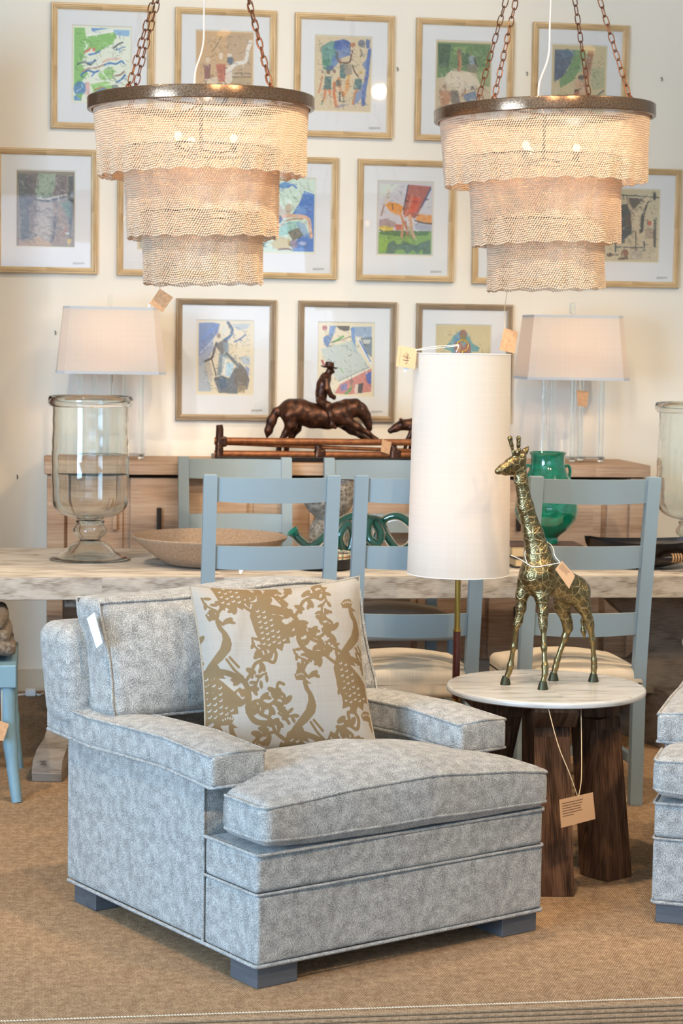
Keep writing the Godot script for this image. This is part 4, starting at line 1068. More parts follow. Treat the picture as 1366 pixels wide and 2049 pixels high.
func build_frames(wall_z: float) -> void:
	var prints := picture_prints()
	var rw := 0.029
	var across := frame_rail(FRAME_W, rw).mesh()
	var upright := frame_rail(FRAME_H, rw).mesh()
	# board with a window cut through it and a cream reveal
	var l := FRAME_W * 0.205
	var r := FRAME_W * 0.785
	var t := FRAME_H * 0.17
	var b := FRAME_H * 0.79
	var board := Geo.new()
	var o := rw - 0.004
	for q in [[o, o, FRAME_W - o, t], [o, b, FRAME_W - o, FRAME_H - o], [o, t, l, b], [r, t, FRAME_W - o, b]]:
		board.box(Vector3((q[0] + q[2]) / 2, -(q[1] + q[3]) / 2, 0.009), Vector3(q[2] - q[0], q[3] - q[1], 0.004))
	var board_mesh := board.mesh()
	var sheet := Geo.new()
	sheet.box(Vector3((l + r) / 2, -(t + b) / 2, 0.0055), Vector3(r - l + 0.01, b - t + 0.01, 0.001))
	var sheet_mesh := sheet.mesh()
	var art := Geo.new()
	art.face(Vector3(l + 0.004, -b + 0.005, 0.0066), Vector3(r - 0.004, -b + 0.005, 0.0066), Vector3(r - 0.004, -t - 0.005, 0.0066), Vector3(l + 0.004, -t - 0.005, 0.0066), Vector3.BACK)
	var art_mesh := art.mesh()
	var cap := Geo.new()
	cap.face(Vector3(FRAME_W * 0.755, -FRAME_H * 0.942, 0.0114), Vector3(FRAME_W * 0.885, -FRAME_H * 0.942, 0.0114), Vector3(FRAME_W * 0.885, -FRAME_H * 0.9, 0.0114), Vector3(FRAME_W * 0.755, -FRAME_H * 0.9, 0.0114), Vector3.BACK)
	var cap_mesh := cap.mesh()
	var pane := Geo.new()
	pane.box(Vector3(FRAME_W / 2, -FRAME_H / 2, 0.0135), Vector3(FRAME_W - 2 * o, FRAME_H - 2 * o, 0.0015))
	var pane_mesh := pane.mesh()
	var back := Geo.new()
	back.box(Vector3(FRAME_W / 2, -FRAME_H / 2, 0.0025), Vector3(FRAME_W - 0.01, FRAME_H - 0.01, 0.005))
	var back_mesh := back.mesh()
	var spots := [[0.042, 3.141, "gilt framed sketch of galloping horses on bright green turf"], [0.601, 3.141, "gilt framed sketch of fencers lunging on an ochre ground"], [1.150, 3.139, "gilt framed sketch of basketball players jumping for the ball"],
		[1.717, 3.137, "gilt framed picture of bathers beside a pale rock under green trees"], [2.271, 3.139, "gilt framed picture of crouching surfers before a brown board and dark blue sea"], [-0.208, 2.487, "gilt framed picture of a knotted tree trunk cut by a white curve"],
		[0.343, 2.485, "gilt framed picture mostly hidden behind the hanging lamp nearest the armchair back"], [0.897, 2.484, "gilt framed picture of a diver bent over in blue water"], [1.453, 2.483, "gilt framed picture of an orange biplane parked on green grass"],
		[2.003, 2.480, "gilt framed picture mostly hidden behind the hanging lamp above the giraffe"], [2.550, 2.477, "gilt framed picture of a weight lifter holding a barbell overhead"], [0.617, 1.824, "taupe framed picture of a climber waving from a rock"],
		[1.184, 1.824, "taupe framed still life of a grey board and coloured flags behind the bronze rider"], [1.742, 1.822, "taupe framed picture of a red figure on blue behind the floor lamp finial"]]
	for k in spots.size():
		var s: Array = spots[k]
		var f := thing("picture_frame", Vector3(s[0], s[1], wall_z), 0.0, s[2], "picture", "framed pictures on the wall")
		put_mesh(back_mesh, "backing", M.oak, f)
		put_mesh(sheet_mesh, "backing_paper", M.cream_paper, f)
		put_mesh(art_mesh, "print", prints[k], f)
		put_mesh(board_mesh, "mat_board", M.mat_board, f)
		put_mesh(cap_mesh, "caption", M.caption, f)
		for q in 4:
			var rail := put_mesh(across if q < 2 else upright, "rail", M.gilt if k < 11 else M.taupe, f)
			rail.position = [Vector3(FRAME_W / 2, -FRAME_H, 0), Vector3(FRAME_W / 2, 0, 0), Vector3(0, -FRAME_H / 2, 0), Vector3(FRAME_W, -FRAME_H / 2, 0)][q]
			rail.rotation.z = [0.0, PI, -PI / 2, PI / 2][q]
		put_mesh(pane_mesh, "glass_pane", M.pane, f)
# ---------------------------------------------------------------- seating
func crown(p: Vector3) -> float:
	return maxf(0.0, 1.0 - pow(p.x / 0.5, 2.0)) * maxf(0.0, 1.0 - pow((p.z + 0.22) / 0.34, 2.0))

# T-shaped seat cushion: narrow between the arms, wide in front of them
func seat_bend(p: Vector3) -> Vector3:
	var narrow := lerpf(1.0, 0.335 / 0.482, smoothstep(-0.155, -0.195, p.z))
	var q := Vector3(p.x * narrow, p.y, p.z)
	var top := smoothstep(0.34, 0.47, p.y)
	q.y += 0.060 * crown(q) * top - 0.03 * crown(q) * (1.0 - top)
	var sag := 0.008 * sin(p.x * 9.0 + 1.0) + 0.004 * sin(p.x * 23.0)
	q.z += sag * 0.7 * smoothstep(-0.2, 0.0, p.z)
	q.y += sag * 0.5 - 0.010 * p.x
	return q

func back_bend(p: Vector3) -> Vector3:
	var h := (p.y - 0.56) / 0.35
	var q := p
	var puff := maxf(0.0, 1.0 - pow((p.x + 0.03) / 0.43, 2.0)) * maxf(0.0, 1.0 - pow((h - 0.5) / 0.55, 2.0))
	q.z += 0.07 * puff * smoothstep(-0.88, -0.76, p.z) - 0.11 * h
	q.y += 0.028 * maxf(0.0, 1.0 - pow((p.x + 0.03) / 0.45, 4.0)) * smoothstep(0.6, 1.0, h) * 0.6 + 0.012 * sin(p.x * 7.0) * smoothstep(0.5, 1.0, h)
	q.x *= 1.0 - 0.035 * sin(h * PI)
	return q

func welt(path: Array, parent: Node, r := 0.0048, closed := false) -> void:
	var g := Geo.new()
	g.tube(path, r, 6, closed)
	put(g, "piping", M.hair, parent)

func armchair(at: Vector3, turn: float, label: String) -> Node3D:
	var a := thing("armchair", at, turn, label, "armchair", "upholstered armchairs on block feet")
	var w := 0.479
	for s in [-1.0, 1.0]:
		for z in [-0.075, -0.905]:
			var f := Geo.new()
			f.rbox(Vector3(s * 0.405, 0.037, z), Vector3(0.125, 0.074, 0.125), 0.003)
			put(f, "foot", M.foot, a)
	var g := Geo.new()
	g.rbox(Vector3(0, 0.153, -0.125), Vector3(2 * w, 0.178, 0.25), 0.012, 2, 8, Basis.IDENTITY, func(p: Vector3) -> Vector3: return p + Vector3(0, 0, 0.004 * sin(p.x * 8.0)))
	put(g, "front_panel", M.hair, a)
	g = Geo.new()
	g.rbox(Vector3(0, 0.297, -0.125), Vector3(2 * w, 0.104, 0.25), 0.016, 2, 8, Basis.IDENTITY, func(p: Vector3) -> Vector3: return p + Vector3(0, 0, 0.005 * sin(p.x * 6.0 + 1.0) * (1.0 if p.z > 0 else 0.0)))
	put(g, "deck_border", M.hair, a)
	g = Geo.new()
	g.rbox(Vector3(0, 0.20, -0.56), Vector3(0.72, 0.27, 0.80), 0.01)
	put(g, "deck", M.hair, a)
	for s in [-1.0, 1.0]:
		var sp := Geo.new()
		sp.rbox(Vector3(s * 0.412, 0.278, -0.62), Vector3(0.134, 0.428, 0.74), 0.014, 2, 4)
		put(sp, "side_panel", M.hair, a)
		var ar := Geo.new()
		var arm_bend := func(p: Vector3) -> Vector3:
			var q := p
			q.y += 0.006 * sin(p.z * 9.0) + 0.010 * (1.0 - pow(p.x / 0.085, 2.0)) * (1.0 if p.y > 0 else 0.0)
			q.x += 0.004 * sin(p.z * 7.0 + 1.0)
			return q
		ar.rbox(Vector3(s * 0.412, 0.529, -0.635), Vector3(0.172, 0.084, 0.90), 0.014, 2, 12, Basis.IDENTITY, arm_bend)
		var arm := put(ar, "arm", M.hair, a)
		for e in [0.04, -0.04]:
			var path := []
			for q in [[-0.084, -0.44], [-0.084, -0.2], [-0.084, 0.0], [-0.084, 0.2], [-0.084, 0.443], [0.0, 0.449], [0.084, 0.443], [0.084, 0.2], [0.084, 0.0], [0.084, -0.2], [0.084, -0.44]]:
				path.append(Vector3(s * 0.412, 0.529, -0.635) + arm_bend.call(Vector3(q[0], e, q[1])))
			welt(path, arm)
	# outer back
	g = Geo.new()
	g.rbox(Vector3(0, 0.660, -0.99), Vector3(2 * w + 0.07, 0.30, 0.19), 0.055, 3, 6, Basis.IDENTITY, func(p: Vector3) -> Vector3: return p + Vector3(0.05 * p.x * (p.y + 0.16), 0, -0.16 * (p.y + 0.16)))
	put(g, "outer_back", M.hair, a)
	g = Geo.new()
	g.rbox(Vector3(0, 0.278, -0.985), Vector3(2 * w - 0.004, 0.428, 0.03), 0.012, 2)
	put(g, "back_panel", M.hair, a)
	g = Geo.new()
	g.rbox(Vector3(0, 0.45, -0.92), Vector3(0.70, 0.34, 0.14), 0.03, 2)
	put(g, "inner_back", M.hair, a)
	# cushions
	g = Geo.new()
	g.rbox(Vector3(0, 0, 0), Vector3(0.968, 0.108, 0.88), 0.034, 3, 28, Basis.IDENTITY, func(p: Vector3) -> Vector3: return seat_bend(p + Vector3(0, 0.418, -0.413)))
	var seat := put(g, "seat_cushion", M.hair, a)
	for y in [0.460, 0.382]:
		var path := []
		for k in 8:
			path.append(seat_bend(Vector3(-0.480, y, -0.15 + k * 0.0205)))
		for k in 25:
			path.append(seat_bend(Vector3(lerpf(-0.468, 0.468, k / 24.0), y, 0.021)))
		for k in 8:
			path.append(seat_bend(Vector3(0.480, y, -0.0065 - k * 0.0205)))
		welt(path, seat)
	g = Geo.new()
	g.rbox(Vector3(0, 0, 0), Vector3(0.95, 0.330, 0.15), 0.038, 3, 14, Basis.IDENTITY, func(p: Vector3) -> Vector3: return back_bend(p + Vector3(0.01, 0.722, -0.835)))
	var back := put(g, "back_cushion", M.hair, a)
	for z in [-0.768, -0.90]:
		var path := []
		for k in 40:
			var u := k / 40.0 * TAU
			var c := Vector2(cos(u), sin(u))
			var sq := c / maxf(absf(c.x), absf(c.y))
			sq = sq.lerp(c * 1.25, 0.10).clamp(Vector2(-1, -1), Vector2(1, 1))
			path.append(back_bend(Vector3(0.01 + sq.x * 0.467, 0.722 + sq.y * 0.158, z)))
		welt(path, back, 0.0048, true)
	# seams and hem
	for y in [[0.062, 0.005], [0.245, 0.004], [0.346, 0.0048]]:
		var z0 := -0.25
		welt([Vector3(-w, y[0], z0), Vector3(-w, y[0], -0.12), Vector3(-w, y[0], -0.008), Vector3(-w + 0.008, y[0], 0.001), Vector3(-0.2, y[0], 0.002), Vector3(0.2, y[0], 0.002), Vector3(w - 0.008, y[0], 0.001), Vector3(w, y[0], -0.008), Vector3(w, y[0], -0.12), Vector3(w, y[0], z0)], a, y[1])
	for s in [-1.0, 1.0]:
		welt([Vector3(s * w, 0.062, -0.25), Vector3(s * (w + 0.001), 0.062, -0.6), Vector3(s * w, 0.062, -0.985)], a, 0.005)
		welt([Vector3(s * (w + 0.0005), 0.062, -0.25), Vector3(s * (w + 0.0005), 0.245, -0.25), Vector3(s * (w + 0.0005), 0.48, -0.252)], a, 0.0045)
	return a

# square knife-edge cushion with drawn-in sides and pinched corners
func build_pillow(chair: Node3D) -> void:
	var o := thing("throw_pillow", Vector3.ZERO, 0.0, "square linen pillow printed with gold brown peacocks and branches on the armchair", "pillow")
	o.transform = chair.transform * Transform3D(Basis.from_euler(Vector3(-0.351, -0.419, 0.042)), Vector3(-0.034, 0.706, -0.545))
	var n := 30
	var hw := 0.248
	var hh := 0.256
	for side in [1.0, -1.0]:
		var p := PackedVector3Array()
		for r in n + 1:
			for c in n + 1:
				var u := 2.0 * c / n - 1.0
				var v := 1.0 - 2.0 * r / n
				var x := u * hw * (1.0 - 0.075 * (1.0 - v * v))
				var y := v * hh * (1.0 - (0.10 if v > 0 else 0.05) * (1.0 - u * u))
				var th := 0.082 * pow(maxf(0.0, (1.0 - u * u) * (1.0 - v * v)), 0.55)
				var crease := 0.010 * exp(-pow((u + 0.82 - 0.35 * (v + 0.2)) / 0.07, 2.0)) * smoothstep(-0.7, 0.2, v) - 0.007 * exp(-pow((v + 0.05 + 0.5 * (u + 0.9)) / 0.06, 2.0)) * smoothstep(0.0, -0.7, u)
				crease += 0.006 * sin(u * 9.0 + v * 4.0) * maxf(0.0, v) * (1.0 - u * u)
				p.append(Vector3(x, y, side * (th + crease * minf(1.0, th * 40.0))))
		var g := Geo.new()
		g.sheet(p, n + 1, n + 1, false, side > 0)
		put(g, "printed_front" if side > 0 else "plain_back", M.peacock if side > 0 else M.pillow_back, o)
	var edge := []
	for k in 80:
		var q := k / 20
		var f := (k % 20) / 20.0 * 2.0 - 1.0
		var uv: Vector2 = [Vector2(f, 1), Vector2(1, -f), Vector2(-f, -1), Vector2(-1, f)][q]
		edge.append(Vector3(uv.x * hw * (1.0 - 0.075 * (1.0 - uv.y * uv.y)), uv.y * hh * (1.0 - (0.10 if uv.y > 0 else 0.05) * (1.0 - uv.x * uv.x)), 0))
	var g := Geo.new()
	g.tube(edge, 0.0028, 6, true)
	put(g, "seam", M.pillow_back, o)

# ladder-back chair: origin on the floor between the rear legs, facing -z
func dining_chair(at: Vector3, turn: float, half: float, top: float, label: String, group: String) -> Node3D:
	var c := thing("dining_chair", at, turn, label, "chair", group)
	var rake := func(y: float) -> float: return 0.115 * pow(maxf(0.0, (y - 0.42) / 0.76), 1.25)
	for s in [-1.0, 1.0]:
		var g := Geo.new()
		var p := PackedVector3Array()
		var ys := [0.0, 0.01, 0.2, 0.42, 0.5, 0.6, 0.7, 0.8, 0.9, 1.0, 1.1, top - 0.004, top]
		for y in ys:
			var t := 0.0225 if y > 0.005 and y < top - 0.002 else 0.020
			for q in [[-1, -1], [1, -1], [1, 1], [-1, 1], [-1, -1]]:
				p.append(Vector3(s * half + q[0] * t, y, rake.call(y) + q[1] * t * 0.85))
		for k in 4:
			var strip := PackedVector3Array()
			for r in ys.size():
				strip.append(p[r * 5 + k])
				strip.append(p[r * 5 + k + 1])
			g.sheet(strip, ys.size(), 2, false, true)
		var e := (ys.size() - 1) * 5
		g.face(p[e], p[e + 1], p[e + 2], p[e + 3], Vector3.UP)
		g.face(p[0], p[1], p[2], p[3], Vector3.DOWN)
		put(g, "post", M.chair, c)
		g = Geo.new()
		g.rbox(Vector3(s * (half + 0.01), 0.2, -0.43), Vector3(0.044, 0.40, 0.044), 0.004)
		put(g, "front_leg", M.chair, c)
		g = Geo.new()
		g.rbox(Vector3(s * half, 0.155, -0.22), Vector3(0.022, 0.036, 0.40), 0.003)
		put(g, "stretcher", M.chair, c)
	var gs := Geo.new()
	gs.rbox(Vector3(0, 0.155, -0.22), Vector3(2 * half - 0.02, 0.034, 0.022), 0.003)
	put(gs, "stretcher", M.chair, c)
	for r in [[top - 0.010, 0.082], [top - 0.245, 0.078], [top - 0.485, 0.078]]:
		var g := Geo.new()
		var rows := PackedVector3Array()
		var n := 14
		var y1: float = r[0]
		var y0: float = r[0] - r[1]
		var ring := func(k: int) -> Array:
			var u := 2.0 * k / n - 1.0
			var bow := 0.030 * (1.0 - u * u)
			var x := u * (half - 0.021)
			var dip := 0.004 * (1.0 - u * u)
			return [Vector3(x, y0 - dip, rake.call(y0) + bow - 0.011), Vector3(x, y0 - dip, rake.call(y0) + bow + 0.009), Vector3(x, y1, rake.call(y1) + bow + 0.009), Vector3(x, y1, rake.call(y1) + bow - 0.011)]
		for side in 4:
			var strip := PackedVector3Array()
			for k in n + 1:
				var q: Array = ring.call(k)
				strip.append(q[side])
				strip.append(q[(side + 1) % 4])
			g.sheet(strip, n + 1, 2, false, false)
		put(g, "back_slat", M.chair, c)
	# upholstered seat wrapped round the posts
	var g := Geo.new()
	g.rbox(Vector3(0, 0, 0), Vector3(2 * half + 0.05, 0.10, 0.475), 0.022, 3, 12, Basis.IDENTITY, func(p: Vector3) -> Vector3:
		var q := p + Vector3(0, 0.445, -0.215)
		if p.y > 0:
			q.y += 0.040 * (1.0 - pow(p.x / (half + 0.03), 2.0)) * (1.0 - pow(p.z / 0.25, 4.0)) - 0.012
		return q)
	put(g, "seat", M.linen, c)
	return c

func klismos_chair() -> void:
	var c := thing("side_chair", Vector3(-0.33, 0, -7.3), 0.0, "pale blue chair with curved legs at the left end of the table", "chair")
	for s in [[0.235, 0.27, 0.03, 0.04], [0.235, -0.27, 0.03, -0.05], [-0.235, 0.27, -0.03, 0.04], [-0.235, -0.27, -0.03, -0.05]]:
		var path := []
		var rad := []
		for k in 12:
			var u := k / 11.0
			path.append(Vector3(s[0] - s[2] * 0.5 + s[2] * 1.1 * u * u, 0.43 * (1.0 - u), s[1] - s[3] * 0.6 + s[3] * 1.0 * u * u))
			rad.append(lerpf(0.029, 0.019, u) + (0.003 if k == 6 else 0.0))
		var g := Geo.new()
		g.tube(path, rad, 12)
		put(g, "leg", M.klismos, c)
	var g := Geo.new()
	g.rbox(Vector3(0, 0.445, 0), Vector3(0.50, 0.082, 0.56), 0.006, 1)
	put(g, "seat_frame", M.klismos, c)
	g = Geo.new()
	for z in [-0.22, 0.22]:
		g.tube([Vector3(-0.22, 0.47, z), Vector3(-0.27, 0.7, z * 1.05), Vector3(-0.36, 0.92, z * 1.15)], 0.02, 10)
	g.rbox(Vector3(-0.35, 0.88, 0), Vector3(0.022, 0.13, 0.54), 0.006)
	put(g, "backrest", M.klismos, c)
	var t := thing("throw_blanket", Vector3(-0.34, 0.487, -7.3), 0.0, "folded grey brown throw lying on the pale blue chair", "blanket")
	for k in 3:
		var f := Geo.new()
		f.rbox(Vector3(0.0, 0.028 + k * 0.046, 0.0), Vector3(0.50 - k * 0.03, 0.05, 0.44 - k * 0.02), 0.022, 3, 14, Basis.IDENTITY, func(p: Vector3) -> Vector3: return p + Vector3(0.008 * sin(p.z * 11.0 + k), 0.006 * sin(p.z * 9.0 + k * 2.0) + 0.006 * sin(p.x * 13.0) + 0.010, 0.012 * sin(p.x * 14.0 + k)))
		put(f, "fold", M.throw, t)

# ---------------------------------------------------------------- tables and case pieces
func dining_table() -> void:
	var t := thing("dining_table", Vector3(1.575, 0, -7.88), 0.0, "long whitewashed plank dining table on trestles behind the armchair", "table")
	var z := 0.505
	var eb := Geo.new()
	eb.rbox(Vector3(0, 0.714, 0.518), Vector3(3.65, 0.084, 0.024), 0.004)  # strip added along the front to carry the darker, shaded tint
	put(eb, "shaded_edge_board", M.table_edge_shaded, t)
	var n := 5
	var widths := [0.21, 0.20, 0.22, 0.21, 0.195]
	for k in n:
		var g := Geo.new()
		g.rbox(Vector3(0, 0.715, z - widths[k] / 2), Vector3(3.65, 0.082, widths[k] - 0.002), 0.004, 1, 1)
		put(g, "plank", M.table, t)
		z -= widths[k]
	for s in [-1.0, 1.0]:
		var x: float = -1.425 if s < 0 else 0.955
		var tr := Node3D.new()
		tr.name = "trestle"
		t.add_child(tr, true)
		var foot := Geo.new()
		var outl := PackedVector2Array([Vector2(-0.56, 0), Vector2(0.56, 0), Vector2(0.57, 0.03), Vector2(0.55, 0.075), Vector2(0.48, 0.105), Vector2(0.36, 0.12), Vector2(0.22, 0.20), Vector2(0.14, 0.24), Vector2(-0.14, 0.24), Vector2(-0.22, 0.20), Vector2(-0.36, 0.12), Vector2(-0.48, 0.105), Vector2(-0.55, 0.075), Vector2(-0.57, 0.03)])
		var b := Basis(Vector3.UP, PI / 2 + s * 0.22)
		foot.prism(outl, -0.055, 0.055, Vector3(x, 0.002, 0), b)
		put(foot, "foot", M.trestle, tr)
		var post := Geo.new()
		var o2 := PackedVector2Array()
		for k in 13:
			var u := k / 12.0
			o2.append(Vector2(0.16 + 0.09 * cos(u * TAU), 0.22 + u * 0.42))
		for k in 13:
			var u := 1.0 - k / 12.0
			o2.append(Vector2(-0.16 - 0.09 * cos(u * TAU), 0.22 + u * 0.42))
		post.prism(o2, -0.06, 0.06, Vector3(x, 0, 0), Basis(Vector3.UP, 0.0 if s > 0 else PI / 2))
		put(post, "post", M.trestle, tr)
		var beam := Geo.new()
		beam.rbox(Vector3(x, 0.655, 0), Vector3(0.12, 0.036, 0.92), 0.004)
		put(beam, "bearer", M.trestle, tr)
	var bar := Geo.new()
	bar.rbox(Vector3(-0.235, 0.30, 0), Vector3(2.3, 0.11, 0.05), 0.005)
	put(bar, "rail", M.trestle, t)

func console() -> void:
	var c := thing("sideboard", Vector3(1.372, 0, -8.96), 0.0, "long pale oak sideboard against the wall under the pictures", "sideboard")
	var hw := 1.345
	var g := Geo.new()
	g.rbox(Vector3(0, 1.072, 0.0), Vector3(2 * hw + 0.02, 0.056, 0.50), 0.006)
	put(g, "top", M.oak, c)
	g = Geo.new()
	g.box(Vector3(0, 0.56, -0.02), Vector3(2 * hw - 0.02, 0.93, 0.42))
	put(g, "carcass", M.oak, c)
	g = Geo.new()
	g.box(Vector3(0, 0.05, -0.03), Vector3(2 * hw - 0.08, 0.10, 0.38))
	put(g, "plinth", M.oak, c)
	for s in [-1.0, 1.0]:
		g = Geo.new()
		g.rbox(Vector3(s * (hw - 0.04), 0.535, 0.20), Vector3(0.075, 1.01, 0.06), 0.004)
		put(g, "stile", M.oak, c)
	# doors and drawers across the front
	var x := -hw + 0.085
	var widths := [0.25, 0.52, 0.30, 0.40, 0.30, 0.52, 0.23]
	for k in widths.size():
		var w: float = widths[k]
		var zf := 0.205 if k % 2 else 0.188
		for part in [[0.84, 0.325], [0.40, 0.53]]:
			var d := Geo.new()
			d.rbox(Vector3(x + w / 2, part[0] + 0.03, zf), Vector3(w - 0.008, part[1] - 0.006, 0.034), 0.004)
			var door := put(d, "drawer" if part[0] > 0.6 else "door", M.oak, c)
			var h := Geo.new()
			h.rbox(Vector3(x + (0.13 if k % 2 else w - 0.04), part[0] + 0.01, zf + 0.028), Vector3(0.020, 0.10, 0.024), 0.004)
			put(h, "pull", M.dark_metal if k % 2 else M.oak, door)
		x += w + 0.0225
	# baseboard-height cord lies behind it

func shade_wardrobe() -> void:  # unseen piece, added to cast the shadow on the wall's left part
	var c := thing("shade_wardrobe", Vector3(-1.06, 0, -8.85), 0.0, "tall dark oak cupboard added out of view to shade the wall beyond the table's left end", "shade_wardrobe")
	var g := Geo.new()
	g.rbox(Vector3(0, 1.42, 0), Vector3(1.3, 2.70, 0.62), 0.01)
	put(g, "carcass", M.shade_wardrobe, c)
	g = Geo.new()
	g.rbox(Vector3(0, 2.81, 0.01), Vector3(1.40, 0.09, 0.68), 0.02, 2)
	put(g, "cornice", M.shade_wardrobe, c)
	g = Geo.new()
	g.box(Vector3(0, 0.035, 0), Vector3(1.24, 0.07, 0.56))
	put(g, "plinth", M.shade_wardrobe, c)
	for s in [-1.0, 1.0]:
		g = Geo.new()
		g.rbox(Vector3(s * 0.32, 1.42, 0.322), Vector3(0.60, 2.5, 0.03), 0.006)
		var d := put(g, "door", M.shade_wardrobe, c)
		g = Geo.new()
		g.lathe([Vector2(0.0, 0.0), Vector2(0.008, 0.0), Vector2(0.008, 0.02), Vector2(0.018, 0.03), Vector2(0.012, 0.045), Vector2(0.0, 0.048)], 12, Vector3(s * 0.05, 1.3, 0.337), Basis(Vector3.RIGHT, PI / 2))
		put(g, "knob", M.brass, d)

func side_table() -> void:
	var t := thing("side_table", Vector3(1.565, 0, -6.02), 0.0, "round white marble side table on rough dark timber legs", "side table")
	var g := Geo.new()
	g.lathe([Vector2(0.0, 0.549), Vector2(0.304, 0.549), Vector2(0.310, 0.553), Vector2(0.311, 0.560), Vector2(0.309, 0.567), Vector2(0.304, 0.570), Vector2(0.0, 0.570)], 72)
	put(g, "marble_top", M.marble, t)
	# two crossing bearers with chamfered ends
	var view := -0.25
	for k in 2:
		g = Geo.new()
		var l := 0.265 if k == 0 else 0.285
		var o := PackedVector2Array([Vector2(-l, 0.548), Vector2(-l, 0.536), Vector2(-l + 0.06, 0.482), Vector2(l - 0.06, 0.482), Vector2(l, 0.536), Vector2(l, 0.548)])
		g.prism(o, -0.066, 0.066, Vector3.ZERO, Basis(Vector3.UP, view + PI / 2 * k + 0.12))
		put(g, "bearer", M.beam, t)
	# squared timbers that splay towards the floor
	for l in [[-0.025, 0.150, -0.045, 0.315, -0.12], [0.145, 0.055, 0.165, 0.155, 0.55], [-0.145, -0.01, -0.235, -0.06, 0.2], [0.03, -0.14, 0.07, -0.25, 0.1]]:
		g = Geo.new()
		var b := Basis(Vector3.UP, l[4])
		g.hexa(Vector3(l[2], 0.242, l[3]), Vector3(0.112, 0.48, 0.112), Vector3(0.108, 0.48, 0.108), b, b.inverse() * Vector3(l[0] - l[2], 0, l[1] - l[3]))
		put(g, "leg", M.beam, t)
# ---------------------------------------------------------------- lamps
func bulb(parent: Node, at: Vector3, r: float, energy: float, color: Color) -> void:
	var g := Geo.new()
	g.lathe([Vector2(0, -r * 1.2), Vector2(r * 0.45, -r * 1.15), Vector2(r * 0.55, -r * 0.7), Vector2(r * 0.95, -r * 0.1), Vector2(r, r * 0.3), Vector2(r * 0.75, r * 0.85), Vector2(r * 0.35, r * 1.1), Vector2(0, r * 1.15)], 16, at)
	put(g, "bulb", M.candle_bulb if r < 0.02 else M.bulb, parent)
	var l := OmniLight3D.new()
	l.name = "bulb_light"
	l.light_color = color
	l.light_energy = energy
	l.light_size = r * 0.9
	l.omni_range = 14.0
	l.omni_attenuation = 2.0
	l.shadow_enabled = true
	parent.add_child(l, true)
	l.position = at

func link_mesh() -> ArrayMesh:
	var g := Geo.new()
	var path := []
	for k in 12:
		var u := TAU * k / 12
		path.append(Vector3(0.0095 * cos(u), 0.0125 * sin(u) + 0.007 * signf(sin(u)) * minf(1.0, absf(sin(u)) * 3.0), 0))
	g.tube(path, 0.0022, 5, true)
	return g.mesh()

